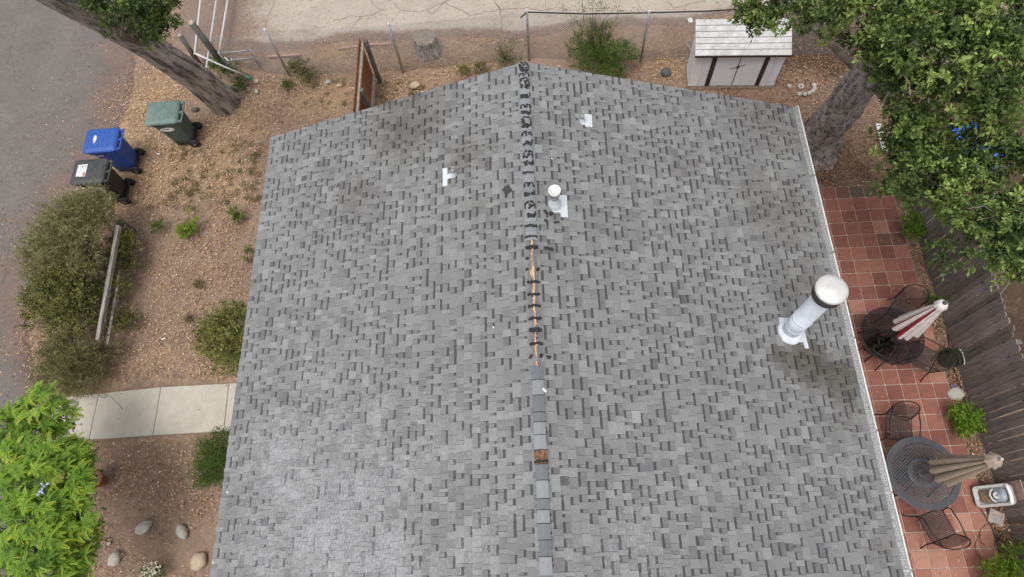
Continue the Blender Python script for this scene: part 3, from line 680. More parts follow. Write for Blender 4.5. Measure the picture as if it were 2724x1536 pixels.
# ------------------------------------------------------------------ foliage tools
def unit(a): return a/np.maximum(1e-6, np.linalg.norm(a, axis=-1, keepdims=True))
def leaf_mesh(name, base, d, nrm, L, Wd, tone, mat, fold=.12, mid=.55):
    side = unit(np.cross(d, nrm)); n2 = unit(np.cross(side, d)); L = L[:,None]; Wd = Wd[:,None]
    p1 = base + d*L*mid + side*Wd*.5 + n2*L*fold; p2 = base + d*L; p3 = base + d*L*mid - side*Wd*.5 + n2*L*fold
    V = np.stack([base,p1,p2,p3],1).reshape(-1,3); i = np.arange(len(base))*4
    F = np.concatenate([np.stack([i,i+1,i+2],-1), np.stack([i,i+2,i+3],-1)])
    return np_mesh(name, V, F, [mat], {'tone':('FACE', np.concatenate([tone,tone]))})
def foliage(name, parent, blobs, n_clump, per, L, asp, spread, mat, tmean=.5, tvar=.16, up=.5, shell=.45, off=None, under=.3, tips=True, bvar=0.0):
    """sprigs of leaves spread through ellipsoids (x, y, z, r, rz)"""
    B = np.array(blobs, float); wts = B[:,3]**2*B[:,4]**.5; wts /= wts.sum()
    k = rng.choice(len(B), n_clump, p=wts); dirs = unit(rng.normal(size=(n_clump,3)))
    low = dirs[:,2] < -.1; flip = low & (rng.random(n_clump) > under); dirs[flip,2] *= -1
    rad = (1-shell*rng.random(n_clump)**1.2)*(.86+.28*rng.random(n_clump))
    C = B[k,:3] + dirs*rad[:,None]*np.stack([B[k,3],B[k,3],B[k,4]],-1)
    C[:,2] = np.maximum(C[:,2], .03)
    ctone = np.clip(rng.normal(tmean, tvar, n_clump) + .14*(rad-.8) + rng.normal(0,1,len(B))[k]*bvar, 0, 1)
    c = np.repeat(np.arange(n_clump), per); m = len(c)
    tw = unit(dirs[c] + np.array([0,0,up]) + .35*rng.normal(size=(n_clump,3))[c])
    tpos = rng.random(m)
    base = C[c] + tw*(tpos[:,None]-.5)*spread + rng.normal(size=(m,3))*spread*.13
    d = unit(tw*(.35+.6*tpos[:,None]) + .85*unit(rng.normal(size=(m,3))))
    nrm = unit(rng.normal(size=(m,3))*.55 + np.array([0,0,.9]) + dirs[c]*.3)
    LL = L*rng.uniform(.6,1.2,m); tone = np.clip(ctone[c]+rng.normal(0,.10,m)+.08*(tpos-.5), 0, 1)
    if off is not None: base = base-np.array(off)
    o = link(name, leaf_mesh(name, base, d, nrm, LL, LL*asp, tone, mat), parent)
    return o, C
def clusters(blobs, n, r, rv=.35, zflat=.7):
    """small leafy clusters spread over the upper side of bigger ellipsoids"""
    B = np.array(blobs, float); wts = B[:,3]**2; wts /= wts.sum(); out = []
    for k in rng.choice(len(B), n, p=wts):
        d = unit(rng.normal(size=3)); d[2] = abs(d[2]) if rng.random() < .8 else d[2]*.6
        q = B[k,:3]+d*np.array([B[k,3],B[k,3],B[k,4]])*rng.uniform(.55,1.05); rr = r*rng.uniform(1-rv,1+rv); out.append((q[0],q[1],q[2],rr,rr*zflat))
    return out
def add_uvw(o, coords):
    a = o.data.attributes.new('uvw','FLOAT_VECTOR','POINT'); a.data.foreach_set('vector', np.asarray(coords,np.float32).ravel())
def trunk_mesh(name, pts, rads, seg, mat, parent, off, amp=.07, freq=9, stretch=.25, flare=None, lump=.0):
    P = [Vector(p) for p in pts]; fine = []; fr = []; n = 0
    for i in range(len(P)-1):
        for k in range(10):
            t = k/10; a = P[max(i-1,0)]; b=P[i]; c=P[i+1]; d=P[min(i+2,len(P)-1)]
            fine.append(.5*((2*b)+(c-a)*t+(2*a-5*b+4*c-d)*t*t+(3*b-a-3*c+d)*t**3)); fr.append(rads[i]*(1-t)+rads[i+1]*t)
    fine.append(P[-1]); fr.append(rads[-1]); mb = MB(); mb.smooth = True; mb.off = Vector(off); uv = []
    dist = [0]
    for a, b in zip(fine, fine[1:]): dist.append(dist[-1]+(b-a).length)
    def jit(i, j, p):
        th = 2*math.pi*j/seg; r = fr[i]; x, yv, z = r*math.cos(th), r*math.sin(th), dist[i]
        uv.append((x, yv, z))
        q = mnoise.noise((x*freq, yv*freq, z*freq*stretch)); q2 = mnoise.noise((x*freq*2.3, yv*freq*2.3, z*freq*2.3*stretch+5)); q3 = mnoise.noise((x*2.2,yv*2.2,z*1.6+3))
        k = 1 + amp*(1-2.2*abs(q)) + amp*.5*q2 + lump*q3
        if flare: k += flare*max(0, 1-dist[i]/.45)**2*(1+.55*math.sin(th*5+1.3))
        return k
    mb.tube(fine, fr, seg, True, jit); o = mb.build(name, mat, parent); add_uvw(o, uv); return o
def twigs(parent, root, tips, r0, off, name='branches', mat=None, wob=.12):
    mb = MB(); mb.off = Vector(off); root = Vector(root)
    for t in tips:
        t = Vector(t); m = root.lerp(t,.5)+Vector((random.uniform(-1,1),random.uniform(-1,1),random.uniform(-.2,1)))*wob*(t-root).length
        mb.tube([root, root.lerp(m,.6), m, m.lerp(t,.6), t], [r0,r0*.8,r0*.6,r0*.4,r0*.18], 5)
    return mb.build(name, mat or MT['twig'], parent)
def blob(px, py, rpx, z, flat=.8):
    """ellipsoid at a height whose outline shows about rpx pixels"""
    p = at(px,py,z); dist = math.sqrt(p.x**2+p.y**2+(H-z)**2); r = rpx*dist/FPX*.93
    return (p.x, p.y, z, r, r*flat)

# ------------------------------------------------------------------ left street tree (trunk leaning over the kerb)
b0 = at(592,270); tl = thing('street_tree', b0, 'leaning street tree with ridged grey bark beside the bins', 'tree')
pts = [b0+Vector((.02,.03,-.15)), at(592,270,.12), at(540,222,1.0), at(468,172,2.1), at(392,122,3.0), at(296,70,4.0), at(185,14,5.0), at(60,-50,5.9)]
trunk_mesh('trunk', pts, [.38,.35,.315,.29,.26,.225,.19,.15], 96, MT['bark_l'], tl, b0, .10, 15, .14, .22)
bl = [blob(370,50,62,4.9),blob(415,70,52,4.6),blob(435,40,42,4.8),blob(320,18,56,5.3),blob(265,12,38,5.4),blob(395,112,36,4.1),blob(360,-40,100,5.6),blob(440,85,26,4.3),blob(452,15,24,5.0),blob(330,75,34,4.7)]
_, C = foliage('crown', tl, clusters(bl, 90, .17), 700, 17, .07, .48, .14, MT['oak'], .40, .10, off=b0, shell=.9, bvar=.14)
twigs(tl, pts[4], C[rng.choice(len(C),26)], .035, b0)

# ------------------------------------------------------------------ big right tree
b0 = at(2165,392); tr = thing('shade_tree', b0, 'large leafy shade tree with thick lumpy trunk behind the patio', 'tree')
pts = [b0+Vector((0,0,-.2)), b0+Vector((.02,.03,.1)), at(2205,330,.9), at(2255,262,1.9), at(2300,205,2.7), at(2350,150,3.4), at(2420,100,4.2)]
trunk_mesh('trunk', pts, [.56,.47,.38,.355,.35,.29,.22], 72, MT['bark_r'], tr, b0, .07, 9, .6, .38, .22)
tk = Vector(pts[4])
limbs = [(at(2480,60,4.7),.13),(at(2560,220,4.1),.13),(at(2300,20,4.4),.11),(at(2520,430,3.2),.10),(at(2680,340,4.3),.11),(at(2100,20,4.0),.08),(at(2640,560,3.2),.08)]
mb = MB(); mb.off = b0; mb.smooth = True
for e, r in limbs:
    st = Vector(pts[4]); m = st.lerp(e,.5)+Vector((random.uniform(-.2,.2),random.uniform(-.2,.2),.25)); mb.tube([st,st.lerp(m,.5),m,m.lerp(e,.5),e],[r*1.1,r*.9,r*.7,r*.5,r*.25],8)
mb.build('limbs', MT['twig'], tr)
def blobs_from(l): return [blob(*b) for b in l]
rb = blobs_from([(2040,20,62,4.6),(2020,50,40,4.4),(2075,78,36,4.2),(2120,30,48,4.6),(2190,30,60,4.8),(2270,40,70,5.0),(2350,40,80,5.3),(2440,50,85,5.6),(2540,50,90,5.7),(2640,60,90,5.7),(2720,60,80,5.6),
   (2310,105,48,4.6),(2385,135,66,4.9),(2460,150,80,5.2),(2560,150,80,5.4),(2660,160,80,5.4),(2345,160,28,4.0),(2385,215,34,4.0),(2630,400,44,4.3),(2545,440,36,4.0),(2610,450,36,4.2),(2560,350,30,4.3),(2400,230,68,4.6),(2470,245,55,4.7),(2590,250,70,4.9),(2680,260,70,5.1),
   (2400,300,52,4.1),(2430,330,58,4.2),(2600,330,50,4.6),(2690,360,60,4.8),(2370,380,32,3.5),(2390,410,56,3.7),(2450,440,62,3.8),(2520,400,48,4.0),(2400,480,48,3.3),(2460,520,55,3.3),(2540,480,48,3.9),(2670,460,62,4.4),(2720,440,50,4.5),
   (2580,540,52,4.0),(2650,560,58,4.2),(2720,560,60,4.3),(2500,600,36,3.2),(2560,620,50,3.3),(2620,640,55,3.5),(2690,650,50,3.7),(2650,710,38,3.1),(2700,700,34,3.3),(2520,660,30,2.9),(2225,75,30,4.2),(2375,335,28,3.6),(2250,105,24,4.1)])
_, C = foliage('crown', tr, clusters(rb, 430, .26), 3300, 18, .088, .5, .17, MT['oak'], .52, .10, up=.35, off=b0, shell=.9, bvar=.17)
for e, r in limbs:
    near = C[np.argsort(((C-np.array(e))**2).sum(1))[:260]][::14]; twigs(tr, e, near, .014, b0, 'branch')

mb = MB(); mb.off = b0
for c in C[rng.choice(len(C), 100)]:
    c = Vector(c); d = Vector((random.uniform(-1,1),random.uniform(-1,1),random.uniform(-.1,.25))).normalized(); q = c+d*random.uniform(.2,.45); b_ = Vector((-d.y,d.x,0))*random.uniform(-.08,.08); mb.tube([c+Vector((0,0,.04)), c.lerp(q,.35)+b_, c.lerp(q,.7)+b_*.8, q-Vector((0,0,.16))], [.003,.005,.007,.009], 5)
mb.build('twigs', MT['twig'], tr)['kind'] = 'stuff'
# ------------------------------------------------------------------ bright feathery young tree, lower left
b0 = at(95,1340); ty = thing('feathery_tree', b0, 'bright lime green feathery leaved young tree by the front walk', 'tree')
tops = [at(70,1300,2.2), at(150,1240,1.9), at(40,1440,2.3), at(170,1400,1.9), at(100,1110,1.9), at(20,1180,2.2)]
mb = MB(); mb.smooth = True; mb.off = b0; fork = b0+Vector((0,0,.7)); mb.tube([b0-Vector((0,0,.1)), b0+Vector((.02,0,.35)), fork], [.06,.05,.045], 10); mb.build('trunk', MT['twig'], ty)
mb = MB(); mb.smooth = True; mb.off = b0
for t in tops: mb.tube([fork, fork.lerp(t,.5)+Vector((0,0,.12)), t], [.03,.022,.008], 6)
mb.build('limbs', MT['twig'], ty)
def frond_mesh(seed):
    r = random.Random(seed); V=[]; F=[]; T=[]; n = 10; L = .18
    def rach(t): return Vector((L*t, 0, .10*t-.16*t*t))
    for i in range(n):
        a, b = rach(i/n), rach((i+1)/n); k = len(V); V += [a+Vector((0,.003,0)), a-Vector((0,.003,0)), b-Vector((0,.003,0)), b+Vector((0,.003,0))]; F.append((k,k+1,k+2,k+3)); T.append(.5)
    for i in range(1, n+1):
        t = i/n; p = rach(t); ln = .052*math.sin(math.pi*min(1,.30+.52*t))*(.9+.2*r.random()); wd = .0150
        for sg in (-1,1):
            ang = R_(72-40*t)*sg; d = Vector((math.cos(ang), math.sin(ang), .05)); n2 = Vector((-d.y,d.x,0)); dr = Vector((0,0,-.018))
            k = len(V); V += [p, p+d*ln*.45+n2*wd*.5+Vector((0,0,.004)), p+d*ln*.85+n2*wd*.35+dr*.5, p+d*ln+dr, p+d*ln*.8-n2*wd*.35+dr*.5, p+d*ln*.4-n2*wd*.5+Vector((0,0,.004))]
            F += [(k,k+1,k+2,k+5),(k+5,k+2,k+3,k+4)]; tt = .5+.28*t+r.uniform(-.08,.08); T += [tt, tt+.05]
    return np.array([tuple(v) for v in V]), np.array(F), np.array(T)
FR = [frond_mesh(i) for i in range(4)]
def tone_variant(i, dt):
    V,F,T = FR[i]; return np_mesh('frond', V, F, [MT['jac']], {'tone':('FACE', np.clip(T+dt,0,1))})
FM = [[tone_variant(i, dt) for dt in (-.42,-.25,-.12,0,.12,.26)] for i in range(4)]
jb = blobs_from([(110,1085,50,2.1),(75,1110,40,2.0),(150,1110,42,1.8),(20,1140,44,2.2),(15,1220,50,2.3),(70,1200,46,2.2),(130,1220,50,2.2),(188,1215,42,2.0),(208,1245,32,1.7),(90,1290,60,2.4),(170,1300,60,2.3),(205,1310,38,1.9),
   (20,1330,60,2.4),(100,1380,62,2.5),(190,1380,56,2.2),(212,1420,42,1.7),(20,1420,60,2.5),(90,1460,60,2.5),(170,1460,56,2.1),(195,1490,40,1.8),(40,1520,60,2.5),(130,1530,56,2.2),(190,1545,40,1.9)])
cand = []
for bx in jb:
    n = int(5+bx[3]*72)
    for _ in range(n):                            # a rosette of fronds at a twig end
        th = random.uniform(0,2*math.pi); up = random.uniform(.0,1); rr = math.sqrt(1-up*up*.8)
        c = Vector((bx[0]+bx[3]*rr*math.cos(th)*.9, bx[1]+bx[3]*rr*math.sin(th)*.9, bx[2]+bx[4]*up*.9-.05)); cand.append((c, th))
random.shuffle(cand); nfr = 0
stV=[]; stF=[]; stT=[]; nst=0
for ci, (c, th) in enumerate(cand):
    m = random.randint(6,8); a0 = random.uniform(0,6.28); ct = random.gauss(-.25,1.35)
    for q in range(m):
        yaw = a0+q*2*math.pi/m+random.uniform(-.3,.3); pitch = random.uniform(-.35,.45); sc = random.uniform(.5,1.0)
        Mx = Matrix.Translation(c)@Matrix.Rotation(yaw,4,'Z')@Matrix.Rotation(-pitch,4,'Y')@Matrix.Rotation(random.uniform(-.4,.4),4,'X')@Matrix.Scale(sc,4)
        lvl = int(min(5,max(0,round(3.0+ct+random.uniform(-.6,.6)))))
        if nfr < 295 and c.z > 2.35 and q < 4:
            o = link('frond', FM[random.randrange(4)][lvl], ty); o.matrix_local = Matrix.Translation(-b0)@Mx; nfr += 1
        else:
            V,F,T = FR[random.randrange(4)]; Vw = (np.array(Mx.to_3x3())@V.T).T+np.array(Mx.translation-b0); stF.append(F+nst); nst += len(V); stV.append(Vw); stT.append(np.clip(T+(-.42,-.25,-.12,0,.12,.26)[lvl],0,1))
o = link('foliage', np_mesh('foliage', np.concatenate(stV), np.concatenate(stF), [MT['jac']], {'tone':('FACE', np.concatenate(stT))}), ty); o['kind'] = 'stuff'
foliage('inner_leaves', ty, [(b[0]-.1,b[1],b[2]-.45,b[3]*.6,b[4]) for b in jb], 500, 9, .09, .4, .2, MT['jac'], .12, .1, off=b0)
p = at(112,1303,2.75); mb = MB(); mb.off = b0; mb.smooth = True
for k in range(9):
    mb.tone = random.random(); d = Vector((random.uniform(-1,1),random.uniform(-1,1),random.uniform(.1,.7))).normalized(); c = p+Vector((random.uniform(-.04,.05),random.uniform(-.07,.08),0)); mb.tube([c, c+d*.03, c+d*.06], [.006,.010,.019], 7)
mb.build('flower', MT['lilac'], ty)

# ------------------------------------------------------------------ shrubs
def shrub(name, px, blist, label, n, per, L, asp, mat, tm=.45, tv=.15, spread=.16, group=None, cat='shrub', up=.5, twn=14, tw=.012, under=.2, shell=.6):
    g = at(*px); o = thing(name, g, label, cat, group)
    _, C = foliage('foliage', o, blist, n, per, L, asp, spread, mat, tm, tv, up=up, off=g, under=under, shell=shell)
    twigs(o, g, C[rng.choice(len(C), twn)], tw, g, 'stems'); return o
g = at(215,830); o = thing('shrub', g, 'broad tangled shrub with feathery grey green top growing through the rail fence', 'shrub')
up_b = blobs_from([(240,560,60,1.2),(190,590,66,1.3),(140,640,62,1.3),(110,690,50,1.2),(170,660,64,1.4),(130,740,44,.9),(220,690,50,1.2),(225,610,56,1.3),(285,575,38,.8),(340,640,26,.35),(260,548,36,1.0)])
foliage('feathery_foliage', o, up_b, 1350, 22, .095, .085, .26, MT['feather'], .5, .17, up=.9, off=g, under=.3, shell=.6)
mid_b = blobs_from([(190,720,66,1.0),(225,690,48,1.0),(150,770,60,.8),(110,800,45,.6),(200,800,56,.85),(185,850,54,.7),(240,780,36,.6),(325,690,40,.35),(350,720,34,.3),(325,760,30,.3),(85,830,26,.3),(335,850,24,.25),(310,650,36,.45),(255,845,30,.5)])
_, C = foliage('dark_foliage', o, clusters(mid_b, 120, .22)+mid_b, 1900, 13, .058, .5, .16, MT['olive'], .38, .17, up=.5, off=g, under=.3, shell=.7)
low_b = blobs_from([(180,920,58,.7),(200,970,62,.6),(150,960,50,.5),(140,1000,40,.35),(230,1010,48,.4),(190,1020,44,.35),(250,950,40,.4),(320,930,26,.25)])
foliage('wispy_foliage', o, low_b, 1000, 16, .08, .11, .2, MT['feather'], .35, .16, up=.8, off=g, under=.3, shell=.7)
twigs(o, g+Vector((0,.3,0)), C[rng.choice(len(C),46)], .016, g, 'stems')
shrub('shrub', (610,940), blobs_from([(590,890,55,.7),(620,860,60,.9),(560,910,40,.5),(640,930,60,.8),(600,950,45,.5),(560,850,26,.6),(640,830,30,.8),(540,880,24,.5)]), 'rounded dark green shrub against the left eave above the walk', 640, 15, .055, .5, MT['olive'], .48, .17)
shrub('shrub', (585,1235), blobs_from([(570,1210,46,.7),(590,1180,40,.7),(560,1250,44,.5),(600,1240,50,.7),(540,1200,28,.4),(545,1280,24,.25)]), 'fine leaved green shrub below the walk at the left eave', 620, 16, .045, .3, MT['weed'], .38, .15)
shrub('shrub', (1600,185), blobs_from([(1570,110,46,.9),(1600,90,40,1.1),(1560,150,50,.7),(1620,150,55,.7),(1660,140,40,.5),(1590,180,60,.5),(1540,130,34,.6),(1630,185,45,.4),(1690,150,24,.4)]), 'tall bright green shrub in the fence line beside the gable end', 900, 14, .05, .36, MT['weed'], .42, .18, up=.9)
g = at(1590,160); o = thing('sapling', g, 'thin airy sapling rising above the fence wire', 'plant')
sb = blobs_from([(1560,40,40,2.0),(1600,20,45,2.2),(1640,40,40,2.0),(1530,60,30,1.8),(1570,-5,36,2.3),(1690,36,20,1.9),(1500,30,20,2.0)])
_, C = foliage('foliage', o, sb, 100, 5, .045, .5, .2, MT['weed'], .55, .15, up=1, off=g, shell=.9); twigs(o, g, C[::6], .012, g, 'stems')
shrub('weed_plant', (1345,160), blobs_from([(1340,140,24,.3),(1360,120,16,.5),(1325,118,14,.5),(1350,165,30,.25),(1385,160,14,.25)]), 'spiky green weed at the ridge end beside a fence post', 120, 9, .055, .2, MT['weed'], .3, .14, cat='plant')
for i, (pc, bl2, lb, m, tm) in enumerate([((800,200),[(800,180,30,.3),(815,205,26,.25),(785,175,16,.4),(765,230,14,.12)],'dark low weed clump near the second fence post','olive',.25),
    ((635,215),[(625,190,24,.35),(640,220,26,.2),(600,195,16,.3),(585,180,18,.3)],'green weed clump at the foot of the gate posts','weed',.25),
    ((765,228),[(765,226,14,.12),(755,230,9,.1)],'small green tuft left of the cedar fence','weed',.45),
    ((570,165),[(562,165,14,.4),(575,178,12,.3)],'little sprig of leaves on the tree side of the gate','weed',.5),
    ((415,605),[(413,608,16,.2),(428,595,14,.22)],'small two toned green seedling, leftmost of three in the yard','weed',.5),
    ((500,610),[(500,612,24,.2),(520,590,14,.3),(486,618,14,.15),(505,562,7,.2)],'lime green seedling with a yellow flower, middle of three in the yard','yellowgrn',.6),
    ((627,580),[(622,565,17,.3),(628,585,14,.2),(640,575,12,.2)],'upright green seedling, rightmost of three in the yard','weed',.6),
    ((2430,610),[(2425,590,26,.35),(2440,615,22,.25),(2415,620,18,.2)],'bright green plant in the bed under the tree edge','yellowgrn',.35),
    ((2565,1125),[(2560,1105,34,.35),(2585,1120,30,.3),(2555,1140,26,.25),(2540,1100,20,.3)],'round glossy green plant in the bed beside the fence','yellowgrn',.4),
    ((2480,810),[(2478,800,14,.2),(2515,798,8,.6)],'small green weed behind the striped parasol','weed',.5),
    ((662,700),[(664,668,12,.2),(655,690,8,.15)],'small weed against the left eave','olive',.5),
    ((530,760),[(528,757,12,.08)],'grey dry tuft in the middle of the yard','drygrass',.25),
    ((503,852),[(502,850,9,.06)],'tiny brown tuft below the grey tuft','drygrass',.2),
    ((905,190),[(640,228,8,.1)],'tiny green weed by the pale round rock','weed',.4),
    ((1250,190),[(1235,192,20,.12),(1280,185,22,.15)],'low weeds along the gable edge left of the ridge','olive',.3)]):
    n = int(26*sum((b[2]/16)**1.5 for b in bl2)+14)
    if lb.startswith('tiny green'): pc = (640,230)
    shrub('weed_plant', pc, blobs_from(bl2), lb, n, 7, .055 if m != 'yellowgrn' else .065, .42, MT[m], tm, .17, .10, cat='plant', twn=7, tw=.006, up=.7)
g = at(2690,1530); o = thing('bamboo_plant', g, 'arching lime green bamboo like plant in the bottom right corner', 'plant')
foliage('foliage', o, blobs_from([(2700,1500,36,.5),(2660,1515,30,.4),(2724,1480,34,.6),(2640,1545,30,.3),(2705,1545,40,.5),(2670,1550,30,.4)]), 120, 8, .17, .10, .16, MT['yellowgrn'], .5, .2, up=1.0, off=g, under=.5)
g = at(410,1536); o = thing('flower_plant', g, 'cream flowering plant at the bottom edge between two stones', 'plant')
foliage('leaves', o, blobs_from([(400,1525,20,.25),(425,1520,14,.2)]), 40, 8, .05, .5, .1, MT['weed'], .4, .15, off=g)
fo, _ = foliage('flowers', o, blobs_from([(400,1518,18,.32),(420,1512,12,.3),(385,1533,14,.25)]), 60, 6, .035, .9, .05, MT['petal'], .5, .3, off=g); fo['kind'] = 'stuff'
o = thing('cream_shrub', at(1,1), '', None) if False else None

# ------------------------------------------------------------------ leaf litter and dry grass (nobody could count them)
def in_house(x,y): return (np.abs(x-XC)<4.7)&(y<YF-.25)&(y>YN)
def litter():
    n = 520000; x = rng.uniform(-13.2,9.8,n); y = rng.uniform(-1.0,14.6,n)
    d = dryw(x,y); k = darkw(x,y); l_ = litw(x,y)
    big = np.array([mnoise.noise((a*.9,b*.9,7)) for a,b in zip(x,y)])
    prob = .17+.42*d+.45*l_+.42*big-.55*np.clip(k-.5,0,1)
    bed = (x > PXR+.03) & (x < 8.45) & (y < PYT); prob = np.where(bed, .95, prob); yard = (x > 4.2) & (y > PYT) & (y < 12); prob = np.where(yard, np.maximum(prob, .62+.3*big), prob)
    keep = (rng.random(n) < prob) & ~in_house(x,y)
    sx = np.interp(y, [p.y for p in STREET[::-1]], [p.x for p in STREET[::-1]]); ly = np.interp(x, [p.x for p in LANE], [p.y for p in LANE])
    sd = sx-x; keep &= ~((sd > 0) & (rng.random(n) > .55*np.exp(-sd/np.where(y>6.5,1.5,.6))+.004))
    ld = y-ly; keep &= ~((ld > 0) & (rng.random(n) > .25*np.exp(-ld/.5)+np.where(x<-5,.12,.008)))
    onw = (x<-4.6)&(y>2.62)&(y<3.86)&(x>-10.6); keep &= ~(onw & (rng.random(n) > .012))
    onp = (x<PXR)&(x>4.9)&(y<PYT); keep &= ~(onp & (rng.random(n) > .05+.05*(big>.2)))
    far = (x>8.45)&(y<7); keep &= ~(far & (rng.random(n) > .35))
    x,y,d,k,l_ = (a[keep] for a in (x,y,d,k,l_)); m = len(x)
    onp = (x<PXR)&(x>4.9)&(y<PYT); onw = (x<-4.6)&(y>2.62)&(y<3.86)&(x>-10.6)
    z = np.where(onp, .024, np.where(onw, .042, .014))+rng.random(m)*.016
    ang = rng.uniform(0,2*np.pi,m); dd = unit(np.stack([np.cos(ang),np.sin(ang),rng.uniform(-.15,.3,m)],-1)); nr = unit(np.stack([rng.normal(0,.3,m),rng.normal(0,.3,m),np.ones(m)],-1))
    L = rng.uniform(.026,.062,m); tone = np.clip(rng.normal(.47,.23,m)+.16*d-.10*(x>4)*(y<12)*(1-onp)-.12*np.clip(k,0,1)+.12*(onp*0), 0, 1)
    return tag(link('leaf_litter', leaf_mesh('leaf_litter', np.stack([x,y,z],-1), dd, nr, L, L*rng.uniform(.28,.5,m), tone, MT['leaf_litter'], .10)), 'small fallen tan leaves scattered over the soil', kind='stuff')
litter()
def grass():
    n = 60000; x = rng.uniform(-13,6,n); y = rng.uniform(-1,12,n)
    d = dryw(x,y); big = np.array([mnoise.noise((a*1.6,b*1.6,17)) for a,b in zip(x,y)]); tuft = np.array([mnoise.noise((a*4,b*4,27)) for a,b in zip(x,y)])
    keep = (rng.random(n) < (d*.9)*(np.clip(.2+big*1.2,0,1))*(tuft>.0)) & ~in_house(x,y); sx = np.interp(y, [p.y for p in STREET[::-1]], [p.x for p in STREET[::-1]]); keep &= x > sx+.1
    ly = np.interp(x, [p.x for p in LANE], [p.y for p in LANE]); keep &= y < ly-.15
    keep &= ~((x<-4.6)&(y>2.6)&(y<3.9))
    x,y = x[keep],y[keep]; m = len(x); dd = unit(np.stack([rng.normal(0,.6,m),rng.normal(0,.6,m),np.full(m,.5)],-1)); nr = unit(rng.normal(size=(m,3)))
    L = rng.uniform(.04,.09,m); tone = np.clip(rng.normal(.5,.25,m),0,1)
    tag(link('dry_grass', leaf_mesh('dry_grass', np.stack([x,y,np.full(m,-.01)],-1), dd, nr, L, np.full(m,.007), tone, MT['drygrass'], .05)), 'short dry tan grass in the side yard', kind='stuff')
grass()
tu = rng.uniform(0,1,(90,2)); c = np.array([at(455+a*240, 370+b*170)[:2] for a,b in tu]+[at(330+a*200, 470+b*90)[:2] for a,b in tu[:30]]+[at(800+a*330, 215+b*70)[:2] for a,b in tu[:36]])
c = c[~in_house(c[:,0], c[:,1])]; idx = np.repeat(np.arange(len(c)), 30); m = len(idx); bs = np.concatenate([c[idx]+rng.normal(0,.035,(m,2)), np.full((m,1),.0)],1)
dd = unit(np.concatenate([rng.normal(0,.55,(m,2)), np.full((m,1),.7)],1)); L = rng.uniform(.04,.10,m)
tag(link('grass_tufts', leaf_mesh('grass_tufts', bs, dd, unit(rng.normal(size=(m,3))), L, np.full(m,.013), np.clip(rng.normal(.16,.16,m),0,1), MT['feather'], .05)), 'small grey green tufts dotting the dry yard', kind='stuff')

